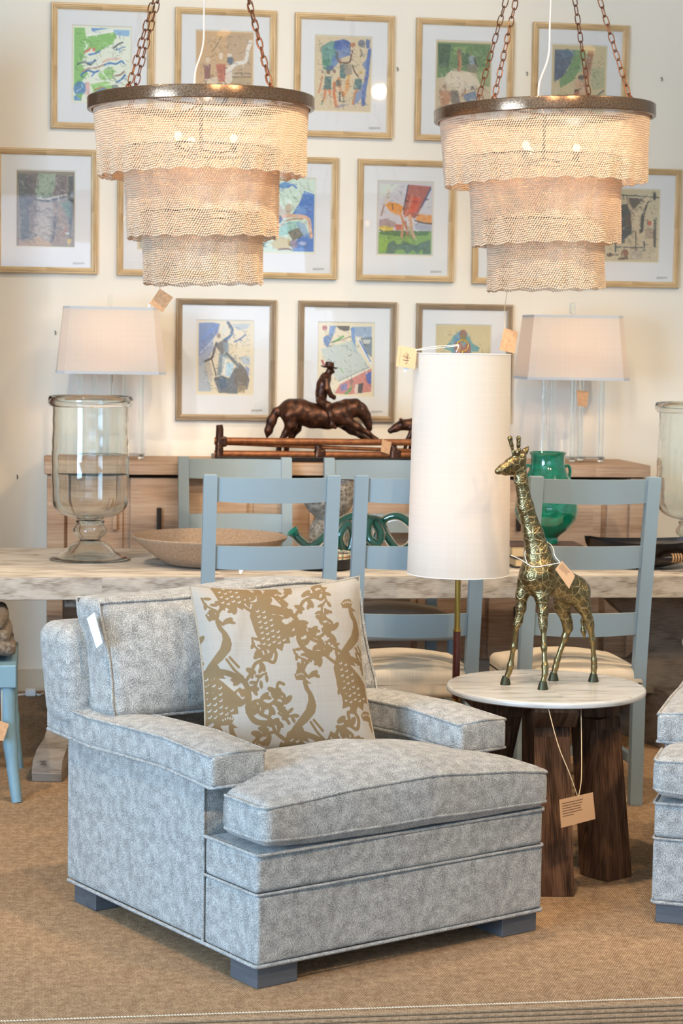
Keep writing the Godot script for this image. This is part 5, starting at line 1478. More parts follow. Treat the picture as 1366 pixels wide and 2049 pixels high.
func chandelier(at: Vector3, lean: Vector3, feet: Array, label: String, seed_: int) -> Node3D:
	# origin: centre of the rim's underside
	var c := thing("chandelier", at, 0.0, label, "chandelier", "three tier beaded hanging lamps")
	var rng := RandomNumberGenerator.new()
	rng.seed = seed_
	var tilt := Basis.from_euler(lean)
	var g := Geo.new()
	g.lathe([Vector2(0.378, 0.0), Vector2(0.389, 0.0), Vector2(0.392, 0.003), Vector2(0.392, 0.040), Vector2(0.389, 0.043), Vector2(0.378, 0.043), Vector2(0.378, 0.0)], 96, Vector3.ZERO, tilt)
	put(g, "rim", M.rim, c)
	# inner spider, stem and sockets
	g = Geo.new()
	g.tube([Vector3(0, 0.02, 0), Vector3(0, -0.14, 0)], 0.006, 8)
	put(g, "stem", M.dark_metal, c)
	for k in 3:
		var a := TAU * k / 3 + 0.3
		g = Geo.new()
		g.tube([Vector3(0, 0.02, 0), Vector3(0.2 * cos(a), 0.015, 0.2 * sin(a)), Vector3(0.377 * cos(a), 0.02, 0.377 * sin(a))], 0.004, 6)
		put(g, "spoke", M.dark_metal, c)
		g = Geo.new()
		g.tube([Vector3(0, -0.135, 0), Vector3(0.06 * cos(a), -0.145, 0.06 * sin(a)), Vector3(0.115 * cos(a), -0.135, 0.115 * sin(a))], 0.005, 6)
		var arm := put(g, "arm", M.dark_metal, c)
		g = Geo.new()
		g.lathe([Vector2(0, -0.145), Vector2(0.012, -0.145), Vector2(0.012, -0.115), Vector2(0, -0.115)], 10, Vector3(0.115 * cos(a), 0, 0.115 * sin(a)))
		put(g, "socket", M.dark_metal, arm)
		bulb(c, Vector3(0.115 * cos(a), -0.098, 0.115 * sin(a)), 0.014, 0.058, Color(1.0, 0.72, 0.48))
	# hoops that carry the lower tiers
	for h in [[0.270, -0.135], [0.209, -0.355]]:
		g = Geo.new()
		var ring := []
		for k in 48:
			ring.append(Vector3(h[0] * cos(TAU * k / 48), h[1], h[0] * sin(TAU * k / 48)))
		g.tube(ring, 0.004, 6, true)
		put(g, "hoop", M.dark_metal, c)
	# tiers of threaded beads: rows set half a bead over, hanging in soft folds
	var bead := SphereMesh.new()
	bead.radius = 0.5
	bead.height = 1.0
	bead.radial_segments = 6
	bead.rings = 3
	for t in [[0.370, 0.352, 0.012, -0.225, 26], [0.272, 0.256, -0.135, -0.437, 18], [0.210, 0.204, -0.355, -0.595, 14]]:
		var step := 0.0088
		var rows := int((t[2] - t[3]) / 0.0074)
		var cols := int(TAU * t[0] / step)
		var mm := MultiMesh.new()
		mm.transform_format = MultiMesh.TRANSFORM_3D
		mm.mesh = bead
		mm.instance_count = rows * cols
		var ph := rng.randf() * TAU
		for r in rows:
			var u := float(r) / (rows - 1)
			for k in cols:
				var a: float = TAU * (k + 0.5 * (r % 2)) / cols
				var fold: float = 0.0065 * smoothstep(0.35, 1.0, u) * (sin(a * t[4] + ph) * 0.6 + 0.5 * sin(a * (t[4] * 0.43) + ph * 2.0))
				var rr: float = lerpf(t[0], t[1], u) + fold + 0.003 * u * u + rng.randf_range(-0.0006, 0.0006)
				var y: float = lerpf(t[2], t[3], u) + 0.002 * u * sin(a * 3.0 + ph) + 0.003 * u * sin(a * t[4] + ph + 1.0) + 0.002 * u * rng.randf()
				var p := tilt * Vector3(rr * cos(a), y, rr * sin(a))
				var b := Basis(Vector3.UP, -a) * Basis(Vector3.RIGHT, 0.80 if r % 2 else 0.70)
				mm.set_instance_transform(r * cols + k, Transform3D(b.scaled_local(Vector3(0.0060, 0.0060, 0.0104)), p))
		var mi := MultiMeshInstance3D.new()
		mi.name = "bead_tier"
		mi.multimesh = mm
		mi.material_override = M.bead
		mi.set_meta("kind", "stuff")
		c.add_child(mi, true)
	# four chains to a hook above
	var link := link_mesh()
	var apex := Vector3(0.0, 1.0, 0.0)
	for k in 4:
		var foot := tilt * Vector3(feet[k][0], 0.045, feet[k][1])
		var ch := Node3D.new()
		ch.name = "chain"
		c.add_child(ch, true)
		var dir := (apex - foot).normalized()
		var side := dir.cross(Vector3.FORWARD).normalized()
		var n := int((apex - foot).length() / 0.0335)
		for j in n + 1:
			var l := put_mesh(link, "link", M.chain, ch)
			var bx := Basis(side, dir, side.cross(dir)) * Basis(Vector3.UP, (0.25 if j % 2 else PI / 2 + 0.25) + rng.randf_range(-0.2, 0.2))
			l.transform = Transform3D(bx, foot + dir * (0.0335 * j) + Vector3(0, -0.012 * sin(PI * j / n), 0))
		var lug := Geo.new()
		lug.tube(curve([foot + Vector3(-0.008, -0.03, 0), foot + Vector3(-0.008, 0.0, 0), foot + Vector3(0, 0.010, 0), foot + Vector3(0.008, 0.0, 0), foot + Vector3(0.008, -0.03, 0)], 4), 0.003, 6)
		put(lug, "lug", M.chain, c)
	g = Geo.new()
	g.lathe([Vector2(0, 0.97), Vector2(0.012, 0.97), Vector2(0.02, 1.0), Vector2(0.012, 1.03), Vector2(0.006, 1.06), Vector2(0.006, 1.30), Vector2(0.05, 1.31), Vector2(0.06, 1.34), Vector2(0, 1.34)], 20)
	put(g, "canopy", M.rim, c)
	g = Geo.new()
	g.tube(curve([Vector3(0, 1.2, 0.02), Vector3(0.008, 0.7, 0.03), Vector3(0.004, 0.34, 0.03), Vector3(0.002, 0.22, 0.025), Vector3(-0.022, 0.13, 0.0), Vector3(-0.02, 0.06, 0), Vector3(0, 0.02, 0)], 6), 0.0032, 6)
	put(g, "power_cord", M.wire, c)
	return c

# kraft price tag: card with a string; corners in world space, the first is tied
func price_tag(called_label: String, corners: Array, string: Array, print_mat: Material, back: Array, string_mat: Material = null) -> void:
	var o := thing("price_tag", corners[0], 0.0, called_label, "price tag", "price tags")
	var g := Geo.new()
	var n: Vector3 = (corners[1] - corners[0]).cross(corners[3] - corners[0]).normalized()
	if n.z < 0:
		n = -n
	var q := []
	for k in corners:
		q.append(k - corners[0])
	for s in [0.0004, -0.0004]:
		g.face(q[3] + n * s, q[2] + n * s, q[1] + n * s, q[0] + n * s, n * s)
	for k in 4:
		var a: Vector3 = q[k]
		var b: Vector3 = q[(k + 1) % 4]
		g.face(a + n * 0.0004, b + n * 0.0004, b - n * 0.0004, a - n * 0.0004, (a + b) / 2.0 - (q[0] + q[2]) / 2.0)
	put(g, "card", print_mat, o)
	if back:
		var w := Geo.new()
		var m := []
		for k in back:
			m.append(k - corners[0])
		for s in [0.0003, -0.0003]:
			w.face(m[0] + n * s, m[1] + n * s, m[2] + n * s, m[0] + n * s + (m[2] - m[0]) * 0.5, n * s)
		put(w, "inner_leaf", M.paper, o)
	for path in string:
		var p := []
		for k in path:
			p.append(k - corners[0])
		var sg := Geo.new()
		sg.tube(curve(p, 5), 0.0013, 6)
		put(sg, "string", string_mat if string_mat else M.string, o)

func floor_lamp() -> void:
	var l := thing("floor_lamp", Vector3(1.348, 0, -6.35), 0.0, "tall floor lamp with a long white cylinder shade beside the giraffe", "floor lamp")
	var g := Geo.new()
	g.lathe([Vector2(0, 0.0), Vector2(0.135, 0.0), Vector2(0.138, 0.01), Vector2(0.13, 0.02), Vector2(0.02, 0.028), Vector2(0.012, 0.04), Vector2(0.0, 0.04)], 40)
	put(g, "base", M.brass, l)
	g = Geo.new()
	g.tube([Vector3(0, 0.03, 0), Vector3(0, 1.10, 0)], 0.0095, 14)
	put(g, "pole", M.brass, l)
	g = Geo.new()
	g.lathe([Vector2(0, 0.470), Vector2(0.012, 0.470), Vector2(0.0125, 0.476), Vector2(0.0125, 0.688), Vector2(0.012, 0.694), Vector2(0, 0.694)], 16)
	put(g, "wooden_grip", M.walnut, l)
	for y in [0.694, 0.466]:
		g = Geo.new()
		g.lathe([Vector2(0, y), Vector2(0.0135, y), Vector2(0.0135, y + 0.006), Vector2(0, y + 0.006)], 16)
		put(g, "collar", M.gold_ring, l)
	g = Geo.new()
	g.lathe([Vector2(0.1665, 0.884), Vector2(0.156, 1.598)], 72)
	var sh := put(g, "shade", M.shade, l)
	for e in [[0.1664, 0.884], [0.1558, 1.598]]:
		g = Geo.new()
		var ring := []
		for k in 64:
			ring.append(Vector3(e[0] * cos(TAU * k / 64), e[1], e[0] * sin(TAU * k / 64)))
		g.tube(ring, 0.0016, 6, true)
		put(g, "edge_wire", M.paper, sh)
	g = Geo.new()
	for k in 3:
		var a := TAU * k / 3
		g.tube([Vector3(0, 1.575, 0), Vector3(0.155 * cos(a), 1.59, 0.155 * sin(a))], 0.0022, 6)
	put(g, "spider", M.brass, sh)
	g = Geo.new()
	g.tube([Vector3(0, 1.56, 0), Vector3(0, 1.606, 0)], 0.004, 8)
	for s in [-1.0, 1.0]:
		g.tube(curve([Vector3(s * 0.01, 1.08, 0), Vector3(s * 0.055, 1.13, 0), Vector3(s * 0.06, 1.35, 0), Vector3(s * 0.03, 1.54, 0), Vector3(0, 1.575, 0)], 5), 0.0022, 6)
	put(g, "harp", M.brass, l)
	g = Geo.new()
	var loop := []
	for k in 24:
		loop.append(Vector3(0.0185 * cos(TAU * k / 24), 1.625 + 0.0185 * sin(TAU * k / 24), 0))
	g.tube(loop, 0.0022, 6, true)
	put(g, "finial_ring", M.gold_ring, l)
	bulb(l, Vector3(0.0, 1.14, 0), 0.03, 0.017, Color(1.0, 0.72, 0.45))
	# tag tied to the finial
	var o := Vector3(1.348, 0, -6.35)
	price_tag("kraft tag with a dark script logo tied to the floor lamp finial", [Vector3(1.190, 1.612, -6.31), Vector3(1.183, 1.548, -6.30), Vector3(1.123, 1.556, -6.31), Vector3(1.131, 1.622, -6.32)],
		[[Vector3(1.186, 1.609, -6.309), Vector3(1.25, 1.620, -6.33), Vector3(1.334, 1.627, -6.35)], [Vector3(1.186, 1.607, -6.309), Vector3(1.25, 1.614, -6.325), Vector3(1.334, 1.624, -6.348)], [Vector3(1.334, 1.626, -6.347), Vector3(1.33, 1.615, -6.34), Vector3(1.324, 1.603, -6.34)]], M.tag_logo, [Vector3(1.152, 1.553, -6.315), Vector3(1.170, 1.551, -6.315), Vector3(1.148, 1.532, -6.315)], M.string_white)

func table_lamp(at: Vector3, label: String) -> void:
	# origin on the sideboard; a panelled base of clear rods under an oblong shade
	var l := thing("table_lamp", at, 0.0, label, "table lamp", "table lamps with clear rod bases")
	for k in 5:
		var x := -0.135 + k * 0.0675
		var g := Geo.new()
		g.rbox(Vector3(x, 0.205, 0.055 if k % 2 == 0 else -0.055), Vector3(0.020, 0.37, 0.020), 0.004)
		put(g, "rod", M.crystal, l)
		g = Geo.new()
		g.lathe([Vector2(0, 0.0), Vector2(0.012, 0.002), Vector2(0.015, 0.010), Vector2(0.012, 0.019), Vector2(0, 0.021)], 12, Vector3(x, 0, 0.055 if k % 2 == 0 else -0.055))
		put(g, "ball_foot", M.crystal, l)
	var g := Geo.new()
	g.rbox(Vector3(0, 0.022, 0), Vector3(0.30, 0.010, 0.15), 0.003)
	put(g, "lower_plate", M.crystal, l)
	g = Geo.new()
	g.rbox(Vector3(0, 0.392, 0), Vector3(0.30, 0.008, 0.15), 0.003)
	put(g, "upper_plate", M.crystal, l)
	g = Geo.new()
	g.tube([Vector3(0, 0.396, 0), Vector3(0, 0.482, 0)], 0.006, 10)
	put(g, "stem", M.brass, l)
	g = Geo.new()
	for s in [-1.0, 1.0]:
		g.tube(curve([Vector3(s * 0.006, 0.44, 0), Vector3(s * 0.045, 0.47, 0), Vector3(s * 0.05, 0.56, 0), Vector3(s * 0.025, 0.65, 0), Vector3(0, 0.675, 0)], 5), 0.002, 6)
	put(g, "harp", M.brass, l)
	g = Geo.new()
	g.rbox(Vector3(0, 0.705, 0), Vector3(0.022, 0.05, 0.022), 0.003)
	put(g, "finial", M.crystal, l)
	# shade: cut-corner oblong, tapering upwards
	var low := []
	var high := []
	for k in 2:
		var o := [Vector2(0.238, 0.135), Vector2(0.205, 0.160)] if k == 0 else [Vector2(0.207, 0.112), Vector2(0.180, 0.134)]
		var a: Vector2 = o[0]
		var b: Vector2 = o[1]
		var ring := [Vector2(a.x, -a.y), Vector2(a.x, a.y), Vector2(b.x, b.y), Vector2(-b.x, b.y), Vector2(-a.x, a.y), Vector2(-a.x, -a.y), Vector2(-b.x, -b.y), Vector2(b.x, -b.y)]
		for q in ring:
			(low if k == 0 else high).append(Vector3(q.x, 0.378 if k == 0 else 0.672, q.y))
	for k in 8:
		var j := (k + 1) % 8
		g = Geo.new()
		var out: Vector3 = low[k] + low[j] - Vector3(0, 0.756, 0)
		g.face(low[k], low[j], high[j], high[k], out)
		put(g, "shade_panel", M.shade, l)
	for rg in [low, high]:
		var e := Geo.new()
		for k in 8:
			var a: Vector3 = rg[k]
			var b: Vector3 = rg[(k + 1) % 8]
			var up := Vector3(0, 0.012 if rg == low else -0.012, 0)
			var out2: Vector3 = (a + b) / 2.0 * Vector3(1, 0, 1)
			var push := out2.normalized() * 0.0012
			e.face(a + push, b + push, b + push + up, a + push + up, out2)
			e.face(a - push, b - push, b - push + up, a - push + up, -out2)
			e.face(a - push, b - push, b + push, a + push, -up)
		put(e, "shade_binding", M.shade_trim, l)
	bulb(l, Vector3(0, 0.52, 0), 0.028, 0.034, Color(1.0, 0.70, 0.44))

func track_spot(at: Vector3, aim: Vector3, energy: float, angle: float, label: String, color := Color(1.0, 0.91, 0.79)) -> void:
	var s := thing("track_spotlight", at, 0.0, label, "spotlight", "ceiling spotlights " + ("for the pictures" if aim.z < -9.0 else "for the furniture"))
	var dir := (aim - at).normalized()
	var b := Basis(Quaternion(Vector3.DOWN, dir))
	var g := Geo.new()
	g.lathe([Vector2(0.052, 0.0), Vector2(0.056, 0.0), Vector2(0.056, 0.12), Vector2(0.03, 0.15), Vector2(0.0, 0.15)], 24, Vector3.ZERO, b)
	put(g, "can", M.lamp_can, s)
	g = Geo.new()
	g.lathe([Vector2(0, 0.012), Vector2(0.045, 0.012), Vector2(0.045, 0.015), Vector2(0, 0.015)], 20, Vector3.ZERO, b)
	put(g, "lens", M.bulb, s)
	g = Geo.new()
	g.tube([b * Vector3(0, 0.14, 0), Vector3(0, 0.30, 0)], 0.008, 8)
	put(g, "arm", M.lamp_can, s)
	var l := SpotLight3D.new()
	l.name = "spot_beam"
	l.light_color = color
	l.light_energy = energy
	l.light_size = 0.045
	l.spot_angle = angle
	l.spot_angle_attenuation = 0.6
	l.spot_range = 16.0
	l.spot_attenuation = 2.0
	l.shadow_enabled = true
	s.add_child(l)
	l.transform = Transform3D(Basis.looking_at(dir, Vector3.FORWARD if absf(dir.y) > 0.95 else Vector3.UP), dir * 0.02)

# ---------------------------------------------------------------- things on the tables
func hurricane(at: Vector3, label: String) -> void:
	var h := thing("hurricane_vase", at, 0.0, label, "glass vase", "footed clear glass hurricanes")
	# bowl: one closed wall of glass, outside up and inside down
	var prof := [Vector2(0.0, 0.160)]
	for k in range(1, 9):
		var a := PI / 2 * k / 8
		prof.append(Vector2(0.030 + 0.118 * sin(a), 0.160 + 0.068 * (1.0 - cos(a))))
	for k in range(1, 15):
		var u := k / 14.0
		prof.append(Vector2(0.148 + 0.0035 * sin(u * 5.0) + 0.0012 * sin(u * 31.0) + 0.004 * u, 0.228 + u * 0.375))
	var wall := prof.duplicate()
	for q in [Vector2(0.160, 0.606), Vector2(0.167, 0.618), Vector2(0.166, 0.636), Vector2(0.160, 0.646), Vector2(0.151, 0.646), Vector2(0.1465, 0.636), Vector2(0.1455, 0.603)]:
		wall.append(q)
	for k in range(prof.size() - 2, 0, -1):
		wall.append(Vector2(maxf(0.0, prof[k].x - 0.0055), prof[k].y + 0.0055))
	wall.append(Vector2(0.0, 0.1655))
	var g := Geo.new()
	g.lathe(wall, 72, Vector3.ZERO)
	put(g, "bowl", M.glass, h)
	# hollow blown stem and foot
	var foot := [Vector2(0.154, 0.002), Vector2(0.158, 0.0), Vector2(0.160, 0.003), Vector2(0.156, 0.007), Vector2(0.130, 0.014), Vector2(0.100, 0.030), Vector2(0.085, 0.052), Vector2(0.060, 0.066), Vector2(0.041, 0.074), Vector2(0.041, 0.081), Vector2(0.052, 0.088), Vector2(0.066, 0.104), Vector2(0.068, 0.118), Vector2(0.060, 0.130), Vector2(0.053, 0.139), Vector2(0.058, 0.150), Vector2(0.050, 0.1585), Vector2(0.0, 0.1585), Vector2(0.0, 0.152), Vector2(0.046, 0.151), Vector2(0.047, 0.139), Vector2(0.054, 0.129), Vector2(0.062, 0.117), Vector2(0.060, 0.106), Vector2(0.047, 0.091), Vector2(0.036, 0.082), Vector2(0.036, 0.072), Vector2(0.056, 0.060), Vector2(0.080, 0.046), Vector2(0.096, 0.025), Vector2(0.128, 0.009), Vector2(0.154, 0.002)]
	g = Geo.new()
	g.lathe(foot, 64, Vector3.ZERO)
	put(g, "foot", M.glass, h)

func dough_bowl() -> void:
	var b := thing("shallow_bowl", Vector3(0.655, 0.76, -7.76), 0.0, "wide shallow pale wooden bowl on the dining table", "bowl")
	var g := Geo.new()
	var p := [Vector2(0.0, 0.004), Vector2(0.155, 0.0), Vector2(0.175, 0.006), Vector2(0.225, 0.040), Vector2(0.275, 0.080), Vector2(0.300, 0.102), Vector2(0.303, 0.110), Vector2(0.297, 0.113), Vector2(0.280, 0.104), Vector2(0.225, 0.062), Vector2(0.16, 0.032), Vector2(0.08, 0.020), Vector2(0.0, 0.018)]
	g.lathe(p, 64)
	put(g, "body", M.clay, b)
	# price tag half under it
	price_tag("small pale paper tag sticking out under the shallow bowl", [Vector3(0.735, 0.778, -7.40), Vector3(0.753, 0.779, -7.40), Vector3(0.741, 0.761, -7.395), Vector3(0.737, 0.764, -7.395)], [], M.paper, [])

func stone_goblet() -> void:
	var b := thing("stone_urn", Vector3(1.165, 0.76, -8.06), 0.0, "pitted grey stone urn with a blue inside behind the green glass knot", "urn")
	var g := Geo.new()
	g.lathe([Vector2(0.0, 0.0), Vector2(0.080, 0.0), Vector2(0.084, 0.01), Vector2(0.078, 0.10), Vector2(0.070, 0.135), Vector2(0.052, 0.150), Vector2(0.060, 0.165), Vector2(0.088, 0.190), Vector2(0.106, 0.225), Vector2(0.112, 0.265), Vector2(0.106, 0.300), Vector2(0.100, 0.306), Vector2(0.092, 0.300)], 48)
	put(g, "body", M.stone, b)
	g = Geo.new()
	g.lathe([Vector2(0.092, 0.300), Vector2(0.098, 0.26), Vector2(0.08, 0.20), Vector2(0.0, 0.19)], 40)
	put(g, "glazed_inside", mat(hexc("4a6a8c"), 0.3), b)

func round_tray() -> void:
	var b := thing("round_tray", Vector3(1.085, 0.76, -7.62), 0.0, "low black round tray lined with plaid beside the glass knot", "tray")
	var g := Geo.new()
	g.lathe([Vector2(0.0, 0.0), Vector2(0.105, 0.0), Vector2(0.112, 0.006), Vector2(0.114, 0.040), Vector2(0.109, 0.040), Vector2(0.107, 0.024), Vector2(0.0, 0.022)], 48)
	put(g, "body", M.black, b)
	g = Geo.new()
	g.lathe([Vector2(0.106, 0.026), Vector2(0.106, 0.058), Vector2(0.112, 0.062), Vector2(0.114, 0.052), Vector2(0.113, 0.041)], 40)
	put(g, "plaid_band", M.plaid, b)

func glass_knot() -> void:
	var k := thing("glass_knot", Vector3(1.222, 0.76, -7.83), 0.0, "looped sculpture of green and clear glass tube on the table", "sculpture")
	var pts := [[-0.225, 0.110, 0.04], [-0.205, 0.088, 0.045], [-0.165, 0.066, 0.05], [-0.11, 0.105, 0.04], [-0.055, 0.150, 0.0], [0.02, 0.182, -0.03], [0.09, 0.165, -0.02], [0.118, 0.115, 0.02], [0.098, 0.078, 0.05], [0.066, 0.105, 0.04], [0.074, 0.155, 0.0], [0.118, 0.160, -0.03], [0.150, 0.100, -0.02], [0.19, 0.050, 0.02], [0.235, 0.075, 0.05], [0.25, 0.135, 0.03], [0.20, 0.180, -0.02], [0.14, 0.160, -0.05], [0.10, 0.07, -0.06], [0.02, 0.040, -0.04], [-0.03, 0.050, 0.03], [-0.052, 0.105, 0.06], [-0.024, 0.155, 0.05], [0.004, 0.115, 0.03], [-0.008, 0.050, 0.03], [-0.06, 0.022, 0.0], [-0.14, 0.030, -0.03], [-0.19, 0.022, -0.01]]
	var path := []
	for q in pts:
		path.append(Vector3(q[0], q[1], q[2]))
	path = curve(path, 7)
	var g := Geo.new()
	g.tube(path, 0.0092, 10)
	put(g, "green_core", M.green_core, k)
	g = Geo.new()
	g.tube(path, 0.0190, 14)
	put(g, "clear_casing", M.glass, k)
	g = Geo.new()
	var d := Vector3(-0.6, 0.7, 0.1).normalized()
	var b := Basis(Quaternion(Vector3.UP, d))
	g.lathe([Vector2(0.0, 0.0), Vector2(0.018, 0.0), Vector2(0.022, 0.012), Vector2(0.027, 0.020), Vector2(0.024, 0.022), Vector2(0.014, 0.010), Vector2(0.0, 0.008)], 20, Vector3(-0.226, 0.112, 0.04), b)
	put(g, "flared_end", M.green_core, k)

func green_vase() -> void:
	var books := [[0.0, 0.036, M.cover, 0.05, "thick closed book at the bottom of the stack under the green vase"], [0.037, 0.046, M.cover_red, -0.06, "closed book with tan page edges directly under the green vase"]]
	for q in books:
		var b := thing("book", Vector3(1.985, 0.76 + q[0], -7.74), q[3], q[4], "book", "books under the green vase")
		var g := Geo.new()
		g.box(Vector3(0, q[1] / 2, 0), Vector3(0.282, q[1] - 0.008, 0.214))
		put(g, "pages", M.page, b)
		g = Geo.new()
		g.box(Vector3(0, 0.002, 0), Vector3(0.295, 0.004, 0.225))
		g.box(Vector3(0, q[1] - 0.002, 0), Vector3(0.295, 0.004, 0.225))
		g.box(Vector3(0, q[1] / 2, -0.1105), Vector3(0.295, q[1], 0.004))
		put(g, "cover", q[2], b)
	var v := thing("green_vase", Vector3(2.0, 0.8435, -7.75), 0.0, "glossy green ceramic vase with two small handles on books", "vase")
	var g := Geo.new()
	g.lathe([Vector2(0.0, 0.0), Vector2(0.050, 0.0), Vector2(0.052, 0.010), Vector2(0.048, 0.024), Vector2(0.058, 0.034), Vector2(0.092, 0.060), Vector2(0.118, 0.095), Vector2(0.127, 0.130), Vector2(0.122, 0.170), Vector2(0.108, 0.215), Vector2(0.088, 0.262), Vector2(0.074, 0.292), Vector2(0.068, 0.318), Vector2(0.067, 0.350), Vector2(0.072, 0.358), Vector2(0.074, 0.363), Vector2(0.070, 0.365), Vector2(0.063, 0.355), Vector2(0.062, 0.31), Vector2(0.08, 0.26), Vector2(0.1, 0.18), Vector2(0.0, 0.03)], 64)
	put(g, "body", M.glaze, v)
	for s in [-1.0, 1.0]:
		g = Geo.new()
		g.tube(curve([Vector3(s * 0.070, 0.308, 0.0), Vector3(s * 0.086, 0.310, 0), Vector3(s * 0.093, 0.290, 0), Vector3(s * 0.090, 0.262, 0), Vector3(s * 0.092, 0.250, 0)], 5), 0.0065, 10)
		put(g, "handle", M.glaze, v)

func dark_trough() -> void:
	var b := thing("dough_trough", Vector3(2.37, 0.76, -7.62), 0.0, "long black carved wooden trough with rope bound handle at the table's right end", "trough")
	var g := Geo.new()
	var rows := 16
	var cols := 41
	for side in 2:
		var p := PackedVector3Array()
		for r in rows:
			var u := float(r) / (rows - 1)
			for c in cols:
				var a := TAU * c / (cols - 1)
				var k := lerpf(0.0, 1.0, pow(sin(u * PI / 2), 0.8)) if side == 0 else lerpf(0.0, 0.94, sin(u * PI / 2))
				var y := 0.105 * (1.0 - cos(u * PI / 2)) if side == 0 else 0.018 + 0.087 * (1.0 - cos(u * PI / 2))
				p.append(Vector3(0.245 * k * cos(a), y + 0.02 * pow(absf(cos(a)), 3.0) * u, 0.13 * k * sin(a)))
		g.sheet(p, rows, cols, true, side == 0)
	put(g, "body", M.black_wood, b)
	g = Geo.new()
	g.tube(curve([Vector3(0.02, 0.045, 0.118), Vector3(0.05, 0.052, 0.15), Vector3(0.10, 0.053, 0.155), Vector3(0.15, 0.048, 0.14), Vector3(0.17, 0.045, 0.10)], 5), 0.013, 10)
	var h := put(g, "handle", M.black_wood, b)
	for k in 4:
		var rg := []
		for j in 14:
			rg.append(Vector3(0.065 + k * 0.011, 0.053 + 0.0155 * cos(TAU * j / 14), 0.152 + 0.0155 * sin(TAU * j / 14)))
		var w := Geo.new()
		w.tube(rg, 0.0035, 6, true)
		put(w, "rope_binding", M.rope, h)

func giraffe() -> void:
	var o := thing("giraffe_figurine", Vector3(1.58, 0.57, -6.02), 0.0, "brass giraffe figurine with engraved patches standing on the marble table", "figurine")
	var chains := [
		[-0.1878,0.6708,0.0200,0.0108, -0.1718,0.6784,0.0180,0.0131, -0.1450,0.6920,0.0100,0.0185, -0.1207,0.7054,0.0000,0.0200, -0.1110,0.7147,-0.0020,0.0169],
		[-0.1613,0.6660,0.0150,0.0092, -0.1302,0.6746,0.0030,0.0138],
		[-0.1400,0.7292,0.0120,0.0049, -0.1457,0.7523,0.0140,0.0040, -0.1511,0.7708,0.0150,0.0054, -0.1514,0.7730,0.0150,0.0062],
		[-0.1199,0.7299,-0.0060,0.0049, -0.1188,0.7515,-0.0060,0.0040, -0.1192,0.7701,-0.0060,0.0050, -0.1192,0.7725,-0.0060,0.0058],
		[-0.1039,0.7203,-0.0120,0.0046, -0.0953,0.7310,-0.0160,0.0077, -0.0835,0.7449,-0.0200,0.0033],
		[-0.1313,0.7217,0.0160,0.0046, -0.1276,0.7300,0.0260,0.0062, -0.1230,0.7411,0.0320,0.0033],
		[-0.1140,0.6900,0.0000,0.0185, -0.1097,0.6405,0.0000,0.0200, -0.0935,0.5583,0.0000,0.0246, -0.0677,0.4759,0.0000,0.0308, -0.0503,0.4135,0.0000,0.0400],
		[-0.0502,0.4104,0.0000,0.0400, -0.0529,0.3483,0.0040,0.0538, -0.0418,0.3244,0.0000,0.0508],
		[-0.0395,0.3635,0.0000,0.0523, 0.0222,0.3206,-0.0300,0.0492, 0.0829,0.2905,-0.0550,0.0492],
		[-0.0928,0.3245,0.0000,0.0215, -0.0983,0.2854,0.0000,0.0185, -0.1005,0.2447,0.0000,0.0146, -0.1075,0.2040,0.0000,0.0115, -0.1136,0.1915,0.0000,0.0092, -0.1191,0.1194,-0.0100,0.0074, -0.1262,0.0603,-0.0150,0.0086, -0.1300,0.0411,-0.0170,0.0071, -0.1380,0.0200,-0.0180,0.0100],
		[-0.0433,0.3112,0.0200,0.0246, -0.0435,0.2812,0.0300,0.0200, -0.0402,0.2357,0.0400,0.0154, -0.0407,0.2052,0.0450,0.0123, -0.0400,0.1888,0.0500,0.0092, -0.0395,0.1294,0.0600,0.0077, -0.0374,0.0686,0.0700,0.0089, -0.0382,0.0492,0.0750,0.0074, -0.0443,0.0200,0.0770,0.0100],
		[0.0548,0.2761,-0.0700,0.0369, 0.0505,0.2405,-0.0750,0.0262, 0.0694,0.1887,-0.0800,0.0154, 0.0732,0.1695,-0.0800,0.0138, 0.0642,0.1393,-0.0800,0.0098, 0.0405,0.0640,-0.0820,0.0080, 0.0364,0.0431,-0.0830,0.0077, 0.0305,0.0200,-0.0830,0.0100],
		[0.0952,0.2797,-0.0400,0.0369, 0.1091,0.2448,-0.0400,0.0231, 0.1295,0.1996,-0.0450,0.0138, 0.1349,0.1805,-0.0450,0.0115, 0.1457,0.1336,-0.0500,0.0083, 0.1537,0.0674,-0.0550,0.0077, 0.1545,0.0464,-0.0560,0.0077, 0.1536,0.0200,-0.0560,0.0100],
		[0.1324,0.2917,-0.0700,0.0092, 0.1330,0.2333,-0.0900,0.0054, 0.1227,0.1902,-0.0900,0.0049, 0.1268,0.1582,-0.0900,0.0071, 0.1307,0.1341,-0.0900,0.0033]]
	var am := bones_mesh(chains, 0.0036, 0.012, 0.185)
	var body := put_mesh(am, "body", M.giraffe, o)
	body.set_surface_override_material(1, M.giraffe_plain)
	for h in [[-0.1404, -0.0180], [-0.0443, 0.0770], [0.0305, -0.0830], [0.1536, -0.0560]]:
		var g := Geo.new()
		g.lathe([Vector2(0.0, 0.0), Vector2(0.0150, 0.0), Vector2(0.0155, 0.003), Vector2(0.0115, 0.020), Vector2(0.0085, 0.028), Vector2(0.0, 0.030)], 16, Vector3(h[0], 0, h[1]), Basis.IDENTITY.scaled(Vector3(1.1, 1, 1)))
		put(g, "hoof", M.hoof, o)
	for e in [[-0.1370, 0.7010, 0.0250], [-0.1480, 0.7030, -0.0060]]:
		var g := Geo.new()
		g.lathe([Vector2(0, -0.0045), Vector2(0.0035, -0.003), Vector2(0.0045, 0), Vector2(0.0035, 0.003), Vector2(0, 0.0045)], 12, Vector3(e[0], e[1], e[2]))
		put(g, "eye", M.dark_metal, o)
	# tag on a string round the neck
	var z := -5.955
